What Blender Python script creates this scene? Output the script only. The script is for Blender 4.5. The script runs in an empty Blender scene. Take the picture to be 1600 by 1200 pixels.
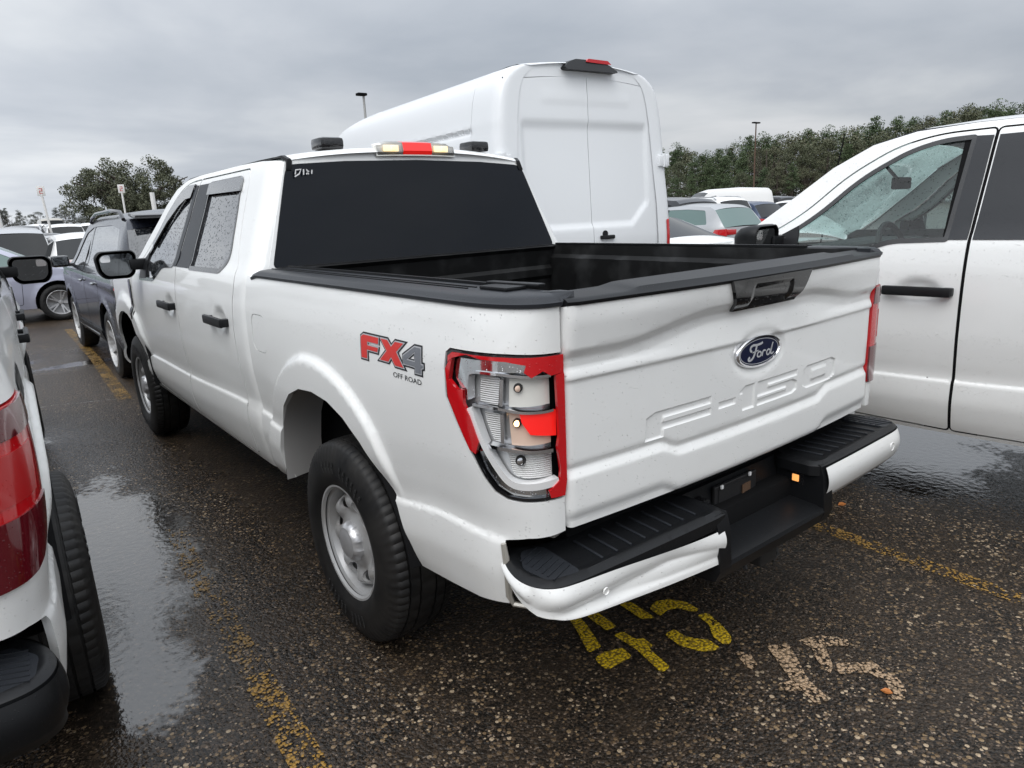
import bpy, bmesh, math, random
import numpy as np
from mathutils import Vector, Matrix
from mathutils.geometry import delaunay_2d_cdt

PI = math.pi
R = math.radians
rnd = random.Random(7)
scn = bpy.context.scene
col = scn.collection

# ------------------------------------------------------------------ camera
cam_d = bpy.data.cameras.new('camera')
cam_d.sensor_width = 36.0
cam_d.lens = 24.50
cam_d.clip_start = 0.05
cam_d.clip_end = 3000
cam = bpy.data.objects.new('camera', cam_d)
col.objects.link(cam)
_yaw, _pit, _rol = -0.6567, -0.2437, -0.0462
_f = Vector((-math.sin(_yaw) * math.cos(_pit), math.cos(_yaw) * math.cos(_pit), math.sin(_pit)))
_r = Vector((math.cos(_yaw), math.sin(_yaw), 0))
_u = _r.cross(_f)
_r2 = math.cos(_rol) * _r + math.sin(_rol) * _u
_u2 = -math.sin(_rol) * _r + math.cos(_rol) * _u
CAM = Vector((-1.9613, -1.275, 1.6158))
M = Matrix((_r2, _u2, -_f)).transposed().to_4x4()
M.translation = CAM
cam.matrix_world = M
scn.camera = cam

# ------------------------------------------------------------------ world + sun
SUN_EL, SUN_AZ = R(52), R(238)      # azimuth clockwise from +Y
w = bpy.data.worlds.new('World')
scn.world = w
w.use_nodes = True
nt = w.node_tree
nt.nodes.clear()
def N(nt, t, **k):
    n = nt.nodes.new(t)
    for a, b in k.items():
        setattr(n, a, b)
    return n
def L(nt, a, b):
    nt.links.new(a, b)
def ramp(nt, stops, interp='LINEAR'):
    n = nt.nodes.new('ShaderNodeValToRGB')
    cr = n.color_ramp
    cr.interpolation = interp
    while len(cr.elements) < len(stops):
        cr.elements.new(0.5)
    for e, (p, c) in zip(cr.elements, stops):
        e.position = p
        e.color = (c, c, c, 1) if isinstance(c, (int, float)) else (*c, 1)
    return n
def math_n(nt, op, a=None, b=None, c=None, clamp=False):
    n = nt.nodes.new('ShaderNodeMath')
    n.operation = op
    n.use_clamp = clamp
    for i, v in enumerate((a, b, c)):
        if v is None:
            continue
        if isinstance(v, (int, float)):
            n.inputs[i].default_value = v
        else:
            nt.links.new(v, n.inputs[i])
    return n.outputs[0]
def mix_rgb(nt, fac, a, b, mode='MIX'):
    n = nt.nodes.new('ShaderNodeMix')
    n.data_type = 'RGBA'
    n.blend_type = mode
    for i, v in ((0, fac), (6, a), (7, b)):
        if isinstance(v, (int, float)):
            n.inputs[i].default_value = v if i == 0 else (v, v, v, 1)
        elif isinstance(v, tuple):
            n.inputs[i].default_value = (*v, 1)
        else:
            nt.links.new(v, n.inputs[i])
    return n.outputs[2]

sky = N(nt, 'ShaderNodeTexSky', sky_type='NISHITA', sun_disc=False)
sky.sun_elevation = SUN_EL
sky.sun_rotation = SUN_AZ
sky.air_density = 1.0
sky.dust_density = 3.0
geo = N(nt, 'ShaderNodeTexCoord')
sep = N(nt, 'ShaderNodeSeparateXYZ')
L(nt, geo.outputs['Generated'], sep.inputs[0])
zc = math_n(nt, 'MAXIMUM', sep.outputs[2], 0.0)
den = math_n(nt, 'ADD', zc, 0.16)
cx = math_n(nt, 'DIVIDE', sep.outputs[0], den)
cy = math_n(nt, 'DIVIDE', sep.outputs[1], den)
cmb = N(nt, 'ShaderNodeCombineXYZ')
L(nt, cx, cmb.inputs[0]); L(nt, cy, cmb.inputs[1])
n1 = N(nt, 'ShaderNodeTexNoise'); n1.inputs['Scale'].default_value = 0.68
n1.inputs['Detail'].default_value = 7; n1.inputs['Roughness'].default_value = 0.5
n1.inputs['Distortion'].default_value = 0.25
L(nt, cmb.outputs[0], n1.inputs['Vector'])
cl = ramp(nt, [(0.32, (0.36, 0.395, 0.445)), (0.46, (0.455, 0.485, 0.53)), (0.57, (0.575, 0.60, 0.63)), (0.72, (0.72, 0.73, 0.75))])
L(nt, n1.outputs['Fac'], cl.inputs[0])
# the overcast is a little thinner toward -X+Y low down, and brightens to the zenith
side = math_n(nt, 'MULTIPLY_ADD', sep.outputs[0], -0.5, 0.5)
side = math_n(nt, 'MULTIPLY', side, side)
lowf = math_n(nt, 'MULTIPLY_ADD', zc, -3.2, 1.0, clamp=True)
br = math_n(nt, 'MULTIPLY', math_n(nt, 'MULTIPLY', side, lowf), 2.1)
zen = math_n(nt, 'POWER', zc, 1.6)
br = math_n(nt, 'ADD', math_n(nt, 'MULTIPLY_ADD', zen, 2.5, 0.84), br)
mulc = N(nt, 'ShaderNodeVectorMath', operation='SCALE')
L(nt, cl.outputs[0], mulc.inputs[0]); L(nt, br, mulc.inputs['Scale'])
skys = N(nt, 'ShaderNodeVectorMath', operation='SCALE')
L(nt, sky.outputs[0], skys.inputs[0]); skys.inputs['Scale'].default_value = 0.9
SKY_STRENGTH = 0.1
cl10 = N(nt, 'ShaderNodeVectorMath', operation='SCALE')
L(nt, mulc.outputs[0], cl10.inputs[0]); cl10.inputs['Scale'].default_value = 1 / SKY_STRENGTH
mx = mix_rgb(nt, 0.95, skys.outputs[0], cl10.outputs[0])
bg = N(nt, 'ShaderNodeBackground')
bg.inputs['Strength'].default_value = SKY_STRENGTH
L(nt, mx, bg.inputs[0])
wo = N(nt, 'ShaderNodeOutputWorld')
L(nt, bg.outputs[0], wo.inputs[0])

sd = bpy.data.lights.new('sun', 'SUN')
sd.energy = 1.5
sd.angle = R(50)
sd.color = (1.0, 0.98, 0.95)
so = bpy.data.objects.new('sun', sd)
col.objects.link(so)
sv = Vector((math.sin(SUN_AZ) * math.cos(SUN_EL), math.cos(SUN_AZ) * math.cos(SUN_EL), math.sin(SUN_EL)))
so.rotation_euler = sv.to_track_quat('Z', 'Y').to_euler()
so.location = (0, 0, 30)

scn.view_settings.view_transform = 'Standard'
scn.view_settings.look = 'None'
scn.view_settings.exposure = 0.22
scn.view_settings.gamma = 1.0
scn.render.engine = 'CYCLES'
scn.cycles.max_bounces = 8
scn.cycles.transparent_max_bounces = 12
scn.cycles.caustics_reflective = False
scn.cycles.caustics_refractive = False

# ------------------------------------------------------------------ materials
MAT = {}
def mat(name, base=(0.5, 0.5, 0.5), rough=0.5, metal=0.0, coat=0.0, coat_rough=0.05, spec=0.5, emit=None, estr=0.0, alpha=None):
    m = bpy.data.materials.new(name)
    m.use_nodes = True
    p = m.node_tree.nodes['Principled BSDF']
    p.inputs['Base Color'].default_value = (*base, 1)
    p.inputs['Roughness'].default_value = rough
    p.inputs['Metallic'].default_value = metal
    p.inputs['Coat Weight'].default_value = coat
    p.inputs['Coat Roughness'].default_value = coat_rough
    p.inputs['Specular IOR Level'].default_value = spec
    if emit:
        p.inputs['Emission Color'].default_value = (*emit, 1)
        p.inputs['Emission Strength'].default_value = estr
    MAT[name] = m
    return m
def P(m):
    return m.node_tree.nodes['Principled BSDF']
def add_drops(m, scale=150, thr=0.28, strength=0.35, size=0.01, dist=0.002, density=0.5, coat=False):
    """rain beads: rounded bumps scattered by a Voronoi pattern, only in some of the cells"""
    t = m.node_tree
    tc = N(t, 'ShaderNodeTexCoord')
    v = N(t, 'ShaderNodeTexVoronoi'); v.inputs['Scale'].default_value = scale
    v.inputs['Randomness'].default_value = 1.0
    L(t, tc.outputs['Object'], v.inputs['Vector'])
    sp = N(t, 'ShaderNodeSeparateColor')
    L(t, v.outputs['Color'], sp.inputs[0])
    keep = math_n(t, 'LESS_THAN', sp.outputs[0], density)
    rad = math_n(t, 'MULTIPLY_ADD', sp.outputs[1], thr * 0.8, thr * 0.4)
    h = math_n(t, 'SUBTRACT', rad, v.outputs['Distance'])
    h = math_n(t, 'MULTIPLY', math_n(t, 'MAXIMUM', h, 0.0), keep)
    h = math_n(t, 'POWER', math_n(t, 'MULTIPLY', h, 4.0), 0.5)
    nz = N(t, 'ShaderNodeTexNoise'); nz.inputs['Scale'].default_value = 2.2
    nz.inputs['Detail'].default_value = 2
    L(t, tc.outputs['Object'], nz.inputs['Vector'])
    h2 = math_n(t, 'MULTIPLY_ADD', nz.outputs['Fac'], 0.5, h)
    b = N(t, 'ShaderNodeBump')
    b.inputs['Strength'].default_value = strength
    b.inputs['Distance'].default_value = dist
    L(t, h, b.inputs['Height'])
    L(t, b.outputs[0], P(m).inputs['Normal'])
    L(t, b.outputs[0], P(m).inputs['Coat Normal'])
    return h
def color_noise(m, c1, c2, scale=3.0, detail=5, lo=0.35, hi=0.65):
    t = m.node_tree
    tc = N(t, 'ShaderNodeTexCoord')
    nz = N(t, 'ShaderNodeTexNoise'); nz.inputs['Scale'].default_value = scale
    nz.inputs['Detail'].default_value = detail
    L(t, tc.outputs['Object'], nz.inputs['Vector'])
    r = ramp(t, [(lo, c1), (hi, c2)])
    L(t, nz.outputs['Fac'], r.inputs[0])
    L(t, r.outputs[0], P(m).inputs['Base Color'])
    return nz

def grime(m, base, dirt, zlo=0.45, zhi=1.0, amount=0.35):
    """road film: thicker low on the body (object z), broken by noise"""
    t = m.node_tree
    tc = N(t, 'ShaderNodeTexCoord')
    s = N(t, 'ShaderNodeSeparateXYZ'); L(t, tc.outputs['Object'], s.inputs[0])
    nz = N(t, 'ShaderNodeTexNoise'); nz.inputs['Scale'].default_value = 5; nz.inputs['Detail'].default_value = 6
    L(t, tc.outputs['Object'], nz.inputs['Vector'])
    mr = N(t, 'ShaderNodeMapRange'); mr.inputs[1].default_value = zhi; mr.inputs[2].default_value = zlo
    L(t, s.outputs[2], mr.inputs[0])
    f = math_n(t, 'MULTIPLY', math_n(t, 'MULTIPLY', mr.outputs[0], nz.outputs['Fac']), amount * 2, clamp=True)
    L(t, mix_rgb(t, f, base, dirt), P(m).inputs['Base Color'])

mw = mat('white_paint', (0.80, 0.80, 0.79), 0.32, coat=0.55, coat_rough=0.04)
grime(mw, (0.76, 0.765, 0.755), (0.50, 0.47, 0.42), 0.40, 1.0, 0.22)
add_drops(mw, 125, 0.22, 0.9, density=0.30, dist=0.0035)
mat('white_paint_far', (0.80, 0.80, 0.79), 0.32, coat=0.4)
mv = mat('van_white', (0.70, 0.715, 0.73), 0.38, coat=0.4, coat_rough=0.1)
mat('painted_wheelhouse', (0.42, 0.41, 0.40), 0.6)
add_drops(mat('black_plastic', (0.0065, 0.007, 0.008), 0.42, spec=0.27), 160, 0.3, 0.4, density=0.3)
mat('matte_black', (0.004, 0.004, 0.0045), 0.85, spec=0.15)
mb = mat('grey_plastic', (0.016, 0.018, 0.022), 0.42, spec=0.36)
add_drops(mb, 180, 0.3, 0.5, density=0.5)
ml = mat('bed_liner', (0.014, 0.015, 0.016), 0.55)
P(ml).inputs['Specular IOR Level'].default_value = 0.25
color_noise(ml, (0.005, 0.0052, 0.0055), (0.030, 0.031, 0.032), 6, 6, 0.5, 0.8)
mat('gloss_black', (0.008, 0.008, 0.009), 0.12, coat=0.5)
add_drops(MAT['gloss_black'], 160, 0.3, 0.5, density=0.5)
mr_ = mat('rubber', (0.016, 0.016, 0.017), 0.55)
P(mr_).inputs['Specular IOR Level'].default_value = 0.35
color_noise(mr_, (0.006, 0.006, 0.0065), (0.018, 0.017, 0.016), 9, 6)
mat('rubber_letter', (0.022, 0.022, 0.022), 0.5)
mst = mat('steel_silver', (0.50, 0.50, 0.50), 0.36, metal=0.35)
color_noise(mst, (0.50, 0.505, 0.51), (0.38, 0.37, 0.36), 8, 5)
mat('cap_silver', (0.5, 0.5, 0.51), 0.32, metal=0.5)
mat('dark_metal', (0.03, 0.03, 0.03), 0.5, metal=0.5)
mat('orange_lit', (0.10, 0.055, 0.03), 0.8)
add_drops(mat('chrome', (0.75, 0.77, 0.79), 0.09, metal=1.0), 190, 0.3, 0.5, density=0.5)
mat('chrome_clean', (0.8, 0.8, 0.82), 0.07, metal=1.0)
add_drops(mat('tinted_glass', (0.0015, 0.003, 0.006), 0.03, spec=0.30), 120, 0.2, 0.05, density=0.05)
mg = mat('wet_side_glass', (0.010, 0.012, 0.015), 0.05, spec=1.0, coat=1.0)
P(mg).inputs['IOR'].default_value = 1.7
add_drops(mg, 75, 0.36, 1.0, density=0.8, dist=0.004)
mat('mirror_glass', (0.16, 0.17, 0.18), 0.04, metal=1.0)
add_drops(MAT['mirror_glass'], 110, 0.34, 0.6, density=0.25)
def clear_glass(name, tint=(0.72, 0.86, 0.83), drops=True, rough=0.03, fog=0.0):
    m = bpy.data.materials.new(name); m.use_nodes = True
    t = m.node_tree; t.nodes.clear()
    tr = N(t, 'ShaderNodeBsdfTransparent'); tr.inputs[0].default_value = (*tint, 1)
    gl = N(t, 'ShaderNodeBsdfGlossy'); gl.inputs['Roughness'].default_value = rough
    fr = N(t, 'ShaderNodeFresnel'); fr.inputs[0].default_value = 1.5
    mxs = N(t, 'ShaderNodeMixShader')
    L(t, math_n(t, 'MULTIPLY_ADD', fr.outputs[0], 1.0, 0.02), mxs.inputs[0])
    L(t, tr.outputs[0], mxs.inputs[1]); L(t, gl.outputs[0], mxs.inputs[2])
    out = mxs.outputs[0]
    if drops:
        tc = N(t, 'ShaderNodeTexCoord')
        v = N(t, 'ShaderNodeTexVoronoi'); v.inputs['Scale'].default_value = 95
        L(t, tc.outputs['Object'], v.inputs['Vector'])
        sp = N(t, 'ShaderNodeSeparateColor'); L(t, v.outputs['Color'], sp.inputs[0])
        keep = math_n(t, 'LESS_THAN', sp.outputs[0], 0.65)
        h = math_n(t, 'SUBTRACT', math_n(t, 'MULTIPLY_ADD', sp.outputs[1], 0.25, 0.1), v.outputs['Distance'])
        h = math_n(t, 'MULTIPLY', math_n(t, 'MAXIMUM', h, 0.0), keep)
        h = math_n(t, 'POWER', math_n(t, 'MULTIPLY', h, 4.0), 0.5)
        b = N(t, 'ShaderNodeBump'); b.inputs['Strength'].default_value = 1.0; b.inputs['Distance'].default_value = 0.003
        L(t, h, b.inputs['Height'])
        L(t, b.outputs[0], gl.inputs['Normal']); L(t, b.outputs[0], fr.inputs['Normal'])
        # each bead scatters a little light of its own
        df = N(t, 'ShaderNodeBsdfTranslucent'); df.inputs[0].default_value = (0.55, 0.68, 0.65, 1)
        L(t, b.outputs[0], df.inputs['Normal'])
        nz = N(t, 'ShaderNodeTexNoise'); nz.inputs['Scale'].default_value = 3.5; nz.inputs['Detail'].default_value = 4
        L(t, tc.outputs['Object'], nz.inputs['Vector'])
        f = math_n(t, 'MULTIPLY', math_n(t, 'GREATER_THAN', h, 0.05), 0.22)
        f = math_n(t, 'ADD', f, math_n(t, 'MULTIPLY', nz.outputs['Fac'], fog))
        m2 = N(t, 'ShaderNodeMixShader'); L(t, f, m2.inputs[0]); L(t, out, m2.inputs[1]); L(t, df.outputs[0], m2.inputs[2])
        out = m2.outputs[0]
    o = N(t, 'ShaderNodeOutputMaterial'); L(t, out, o.inputs[0])
    MAT[name] = m
clear_glass('clear_glass', (0.80, 0.93, 0.90), fog=0.08)
clear_glass('windshield_glass', (0.66, 0.78, 0.75), fog=0.55)
clear_glass('lens_clear', (0.95, 0.95, 0.95), drops=False)
mat('red_lens', (0.50, 0.006, 0.010), 0.10, coat=0.6)
mat('red_lens_glow', (0.80, 0.012, 0.012), 0.15, coat=0.6, emit=(1.0, 0.03, 0.02), estr=0.28)  # added emission makes the red block and stop segment glow
mat('dark_red_lens', (0.10, 0.003, 0.008), 0.10, coat=0.8)
mat('lens_core', (0.42, 0.004, 0.006), 0.3, coat=0.5)
for k in ('red_lens', 'dark_red_lens', 'lens_core'):
    add_drops(MAT[k], 150, 0.32, 0.4, density=0.3)
mat('reflector_white', (0.80, 0.79, 0.74), 0.25, metal=0.15)
mat('frame_bright', (0.86, 0.86, 0.86), 0.15, metal=0.3)
mr2 = mat('reflector_ribbed', (0.82, 0.82, 0.81), 0.25, metal=0.2)
t = mr2.node_tree
tc = N(t, 'ShaderNodeTexCoord'); wv = N(t, 'ShaderNodeTexWave', bands_direction='Z'); wv.inputs['Scale'].default_value = 55
L(t, tc.outputs['Object'], wv.inputs['Vector'])
bp = N(t, 'ShaderNodeBump'); bp.inputs['Strength'].default_value = 1; bp.inputs['Distance'].default_value = 0.004
L(t, wv.outputs['Fac'], bp.inputs['Height']); L(t, bp.outputs[0], P(mr2).inputs['Normal'])
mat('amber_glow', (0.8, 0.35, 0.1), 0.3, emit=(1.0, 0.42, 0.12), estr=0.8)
add_drops(mat('housing_silver', (0.66, 0.67, 0.68), 0.25, metal=0.45), 150, .3, .4, density=.4)
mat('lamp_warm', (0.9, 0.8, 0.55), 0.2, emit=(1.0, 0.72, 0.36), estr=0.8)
mat('reflector_warm', (0.80, 0.60, 0.48), 0.3, metal=0.15)  # warm tint stands in for bulb light on the bowl
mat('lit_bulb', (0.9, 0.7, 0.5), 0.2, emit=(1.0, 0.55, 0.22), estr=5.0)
mat('decal_red', (0.60, 0.035, 0.03), 0.4)
mat('decal_grey', (0.16, 0.17, 0.19), 0.4)
mat('decal_black', (0.012, 0.014, 0.017), 0.4)
mat('decal_silver', (0.42, 0.43, 0.45), 0.35)
mat('badge_blue', (0.002, 0.005, 0.030), 0.45, spec=.12)
mat('seat_cloth', (0.05, 0.052, 0.055), 0.85)
mat('interior_grey', (0.03, 0.032, 0.034), 0.7)
mat('white_mark', (0.8, 0.8, 0.8), 0.5)
add_drops(mat('suv_dark', (0.014, 0.017, 0.026), 0.25, metal=0.3, coat=0.7), 120, 0.34, 0.8, density=0.6)
mat('sedan_lavender', (0.42, 0.43, 0.53), 0.3, metal=0.2, coat=0.6)
mat('silver_paint', (0.42, 0.43, 0.44), 0.3, metal=0.4, coat=0.5)
mat('grey_paint', (0.12, 0.125, 0.13), 0.3, metal=0.4, coat=0.5)
mat('black_paint', (0.012, 0.013, 0.016), 0.2, coat=0.6)
mat('blue_paint', (0.03, 0.05, 0.10), 0.3, metal=0.3, coat=0.5)
mat('red_paint', (0.25, 0.02, 0.02), 0.3, coat=0.5)
mat('beige_paint', (0.40, 0.38, 0.34), 0.3, metal=0.3, coat=0.5)
mat('car_glass', (0.006, 0.008, 0.009), 0.05, spec=0.45)
mat('car_glass_green', (0.10, 0.16, 0.15), 0.12, spec=0.8)
mat('galvanised', (0.38, 0.38, 0.37), 0.5, metal=0.3)
mat('pole_brown', (0.10, 0.06, 0.04), 0.8)
mat('sign_white', (0.75, 0.74, 0.72), 0.5)
mat('sign_red', (0.5, 0.05, 0.04), 0.5)
mat('orange_leaf', (0.45, 0.16, 0.04), 0.6)
mat('plate_back', (0.015, 0.015, 0.016), 0.5)

# ------------------------------------------------------------------ object helpers
def tag(o, label=None, cat=None, group=None, kind=None):
    if label: o['label'] = label
    if cat: o['category'] = cat
    if group: o['group'] = group
    if kind: o['kind'] = kind
    return o
def empty(name, loc=(0, 0, 0), rz=0.0):
    o = bpy.data.objects.new(name, None)
    o.empty_display_size = 0.2
    o.location = loc
    o.rotation_euler = (0, 0, rz)
    col.objects.link(o)
    return o
def link_mesh(name, me, parent=None):
    o = bpy.data.objects.new(name, me)
    col.objects.link(o)
    if parent is not None:
        o.parent = parent
    return o
def mesh_from(name, verts, faces, m, smooth=True, angle=40, mats=None, fm=None):
    me = bpy.data.meshes.new(name)
    me.from_pydata([tuple(map(float, v)) for v in verts], [], faces)
    for mm in (mats or [m]):
        me.materials.append(MAT[mm])
    if fm:
        me.polygons.foreach_set('material_index', fm)
    if smooth:
        me.shade_smooth()
        if angle < 180:
            me.set_sharp_from_angle(angle=R(angle))
    me.update()
    return me
def make(name, verts, faces, m, parent=None, **k):
    return link_mesh(name, mesh_from(name, verts, faces, m, **k), parent)

class MB:
    def __init__(s):
        s.v, s.f = [], []
    def add(s, vs, fs):
        b = len(s.v)
        s.v += [tuple(x) for x in vs]
        s.f += [tuple(i + b for i in q) for q in fs]
    def box(s, c, d, rz=0.0, bev=0.0, rx=0.0):
        cx_, cy_, cz_ = c; a, b, h = d[0] / 2, d[1] / 2, d[2] / 2
        if bev <= 0:
            vs = [(x, y, z) for z in (-h, h) for (x, y) in ((-a, -b), (a, -b), (a, b), (-a, b))]
            fs = [(3, 2, 1, 0), (4, 5, 6, 7), (0, 1, 5, 4), (1, 2, 6, 5), (2, 3, 7, 6), (3, 0, 4, 7)]
        else:
            bm = bmesh.new(); bmesh.ops.create_cube(bm, size=1)
            for v in bm.verts: v.co = Vector((v.co.x * 2 * a, v.co.y * 2 * b, v.co.z * 2 * h))
            bmesh.ops.bevel(bm, geom=bm.edges[:], offset=min(bev, a * .95, b * .95, h * .95), segments=2, affect='EDGES', profile=0.6)
            bm.verts.index_update()
            vs = [tuple(v.co) for v in bm.verts]; fs = [tuple(v.index for v in f.verts) for f in bm.faces]; bm.free()
        ca, sa = math.cos(rz), math.sin(rz); cb, sb = math.cos(rx), math.sin(rx)
        o = []
        for x, y, z in vs:
            y, z = y * cb - z * sb, y * sb + z * cb
            o.append((cx_ + x * ca - y * sa, cy_ + x * sa + y * ca, cz_ + z))
        s.add(o, fs)
    def tube(s, pts, r, n=8, cap=True):
        pts = [Vector(p) for p in pts]
        rr = r if isinstance(r, (list, tuple)) else [r] * len(pts)
        prev = None; rings = []
        for i, p in enumerate(pts):
            d = (pts[min(i + 1, len(pts) - 1)] - pts[max(i - 1, 0)]).normalized()
            a = d.orthogonal().normalized() if prev is None else (prev - d * prev.dot(d)).normalized()
            prev = a; b = d.cross(a)
            rings.append([p + (a * math.cos(2 * PI * k / n) + b * math.sin(2 * PI * k / n)) * rr[i] for k in range(n)])
        vs = [tuple(v) for q in rings for v in q]; fs = []
        for i in range(len(rings) - 1):
            for k in range(n):
                fs.append((i * n + k, i * n + (k + 1) % n, (i + 1) * n + (k + 1) % n, (i + 1) * n + k))
        if cap:
            fs.append(tuple(range(n))[::-1]); fs.append(tuple((len(rings) - 1) * n + k for k in range(n)))
        s.add(vs, fs)
    def prism(s, poly, f0, f1):
        """poly: 2D points; f0/f1 map them to the two faces"""
        n = len(poly)
        s.add([f0(*p) for p in poly] + [f1(*p) for p in poly],
              [tuple(range(n))[::-1], tuple(range(n, 2 * n))] + [(i, (i + 1) % n, (i + 1) % n + n, i + n) for i in range(n)])
    def lathe(s, prof, n=32, axis='x', close=False):
        """prof: (r, h) along axis"""
        vs = []; m_ = len(prof)
        for k in range(n):
            c, s_ = math.cos(2 * PI * k / n), math.sin(2 * PI * k / n)
            for r_, h in prof:
                vs.append((h, r_ * c, r_ * s_) if axis == 'x' else (r_ * c, r_ * s_, h))
        fs = []
        for k in range(n):
            for i in range(m_ - 1):
                a = k * m_ + i; b = ((k + 1) % n) * m_ + i
                fs.append((a, a + 1, b + 1, b))
        s.add(vs, fs)
    def make(s, name, m, parent=None, **k):
        return make(name, s.v, s.f, m, parent, **k)

# ------------------------------------------------------------------ panel machinery
def densify(pts, step):
    o = []
    n = len(pts)
    for i in range(n):
        a = np.array(pts[i], float); b = np.array(pts[(i + 1) % n], float)
        k = max(1, int(math.ceil(np.hypot(*(b - a)) / step)))
        for j in range(k):
            o.append(tuple(a + (b - a) * j / k))
    return o
def round_poly(pts, r, n=5):
    """round every corner with radius about r (r may be a list)"""
    o = []
    m_ = len(pts)
    for i in range(m_):
        rr = r[i] if isinstance(r, (list, tuple)) else r
        p0, p1, p2 = (np.array(pts[(i + k) % m_], float) for k in (-1, 0, 1))
        if rr <= 0:
            o.append(tuple(p1)); continue
        d0 = p0 - p1; d1 = p2 - p1
        l0, l1 = np.hypot(*d0), np.hypot(*d1)
        t_ = min(rr, l0 * 0.45, l1 * 0.45)
        a = p1 + d0 / l0 * t_; b = p1 + d1 / l1 * t_
        for j in range(n + 1):
            q = j / n
            o.append(tuple(a * (1 - q) ** 2 + p1 * 2 * q * (1 - q) + b * q ** 2))
    return o
def area(pts):
    a = 0
    for i in range(len(pts)):
        x0, y0 = pts[i]; x1, y1 = pts[(i + 1) % len(pts)]
        a += x0 * y1 - x1 * y0
    return a / 2
def inset(pts, d):
    """shrink polygon by d (negative grows)"""
    if area(pts) < 0: pts = pts[::-1]
    o = []; n = len(pts)
    for i in range(n):
        p0, p1, p2 = (np.array(pts[(i + k) % n], float) for k in (-1, 0, 1))
        e0 = p1 - p0; e1 = p2 - p1
        e0 = e0 / max(np.hypot(*e0), 1e-9); e1 = e1 / max(np.hypot(*e1), 1e-9)
        n0 = np.array((-e0[1], e0[0])); n1 = np.array((-e1[1], e1[0]))
        m_ = n0 + n1; l = np.hypot(*m_)
        m_ = m_ / l if l > 1e-6 else n0
        c = max(0.35, float(m_ @ n0))
        o.append(tuple(p1 + m_ * d / c))
    return o
def inside(px, py, poly):
    r = np.zeros(px.shape, bool)
    n = len(poly)
    for i in range(n):
        x0, y0 = poly[i]; x1, y1 = poly[(i + 1) % n]
        if y0 == y1: continue
        c = ((y0 > py) != (y1 > py)) & (px < (x1 - x0) * (py - y0) / (y1 - y0) + x0)
        r ^= c
    return r
def edge_dist(px, py, poly):
    d = np.full(px.shape, 1e9)
    n = len(poly)
    for i in range(n):
        x0, y0 = poly[i]; x1, y1 = poly[(i + 1) % n]
        dx, dy = x1 - x0, y1 - y0
        l2 = dx * dx + dy * dy + 1e-12
        t_ = np.clip(((px - x0) * dx + (py - y0) * dy) / l2, 0, 1)
        d = np.minimum(d, np.hypot(px - x0 - t_ * dx, py - y0 - t_ * dy))
    return d
def panel(outline, f, step=0.03, holes=(), depth=0.0, inn=(1, 0, 0), flip=False, mirror=False, extra=()):
    """fill a 2D outline with a fine triangle sheet, lift it by f(u, v) -> xyz and turn its rim inward"""
    loops = [densify(outline, step)] + [densify(h, step) for h in holes]
    P2 = []; E = []
    for lp in loops:
        b = len(P2)
        P2 += lp
        E += [(b + i, b + (i + 1) % len(lp)) for i in range(len(lp))]
    o = np.array(outline)
    xs = np.arange(o[:, 0].min() + step * .5, o[:, 0].max(), step)
    ys = np.arange(o[:, 1].min() + step * .5, o[:, 1].max(), step)
    gx, gy = np.meshgrid(xs, ys)
    gx = gx + (np.arange(gx.shape[0])[:, None] % 2) * step * 0.5
    gx, gy = gx.ravel(), gy.ravel()
    k = inside(gx, gy, outline)
    gx, gy = gx[k], gy[k]
    for h in holes:
        k = ~inside(gx, gy, h); gx, gy = gx[k], gy[k]
    if len(gx):
        d = edge_dist(gx, gy, outline)
        for h in holes: d = np.minimum(d, edge_dist(gx, gy, h))
        k = d > step * 0.45; gx, gy = gx[k], gy[k]
    P2 += list(zip(gx.tolist(), gy.tolist())) + list(extra)
    vc, _, fc, _, _, _ = delaunay_2d_cdt([Vector(p) for p in P2], E, [], 0, 1e-7)
    V = np.array([(v[0], v[1]) for v in vc])
    F = np.array([list(q) for q in fc])
    c = V[F].mean(axis=1)
    k = inside(c[:, 0], c[:, 1], outline)
    for h in holes: k &= ~inside(c[:, 0], c[:, 1], h)
    F = F[k]
    a2 = V[F[:, 1]] - V[F[:, 0]]; b2 = V[F[:, 2]] - V[F[:, 0]]
    neg = (a2[:, 0] * b2[:, 1] - a2[:, 1] * b2[:, 0]) < 0
    F[neg] = F[neg][:, ::-1]
    X = f(V[:, 0], V[:, 1])
    faces = [tuple(int(i) for i in q) for q in F]
    if depth > 0:
        es = {}
        for q in faces:
            for i in range(3):
                es[(q[i], q[(i + 1) % 3])] = 1
        bd = [e for e in es if (e[1], e[0]) not in es]
        ids = {}
        off = []
        iv = inn(V) if callable(inn) else np.tile(np.array(inn, float), (len(V), 1))
        for e in bd:
            for i in e:
                if i not in ids:
                    ids[i] = len(X) + len(off)
                    off.append(X[i] + iv[i] * depth)
        X = np.vstack([X, np.array(off)])
        faces += [(b, a, ids[a], ids[b]) for a, b in bd]
    if mirror:
        X = X * np.array((-1, 1, 1))
        flip = not flip
    if flip:
        faces = [q[::-1] for q in faces]
    return X, faces
def smoothstep(x, a, b):
    t_ = np.clip((x - a) / (b - a), 0, 1)
    return t_ * t_ * (3 - 2 * t_)
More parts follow.
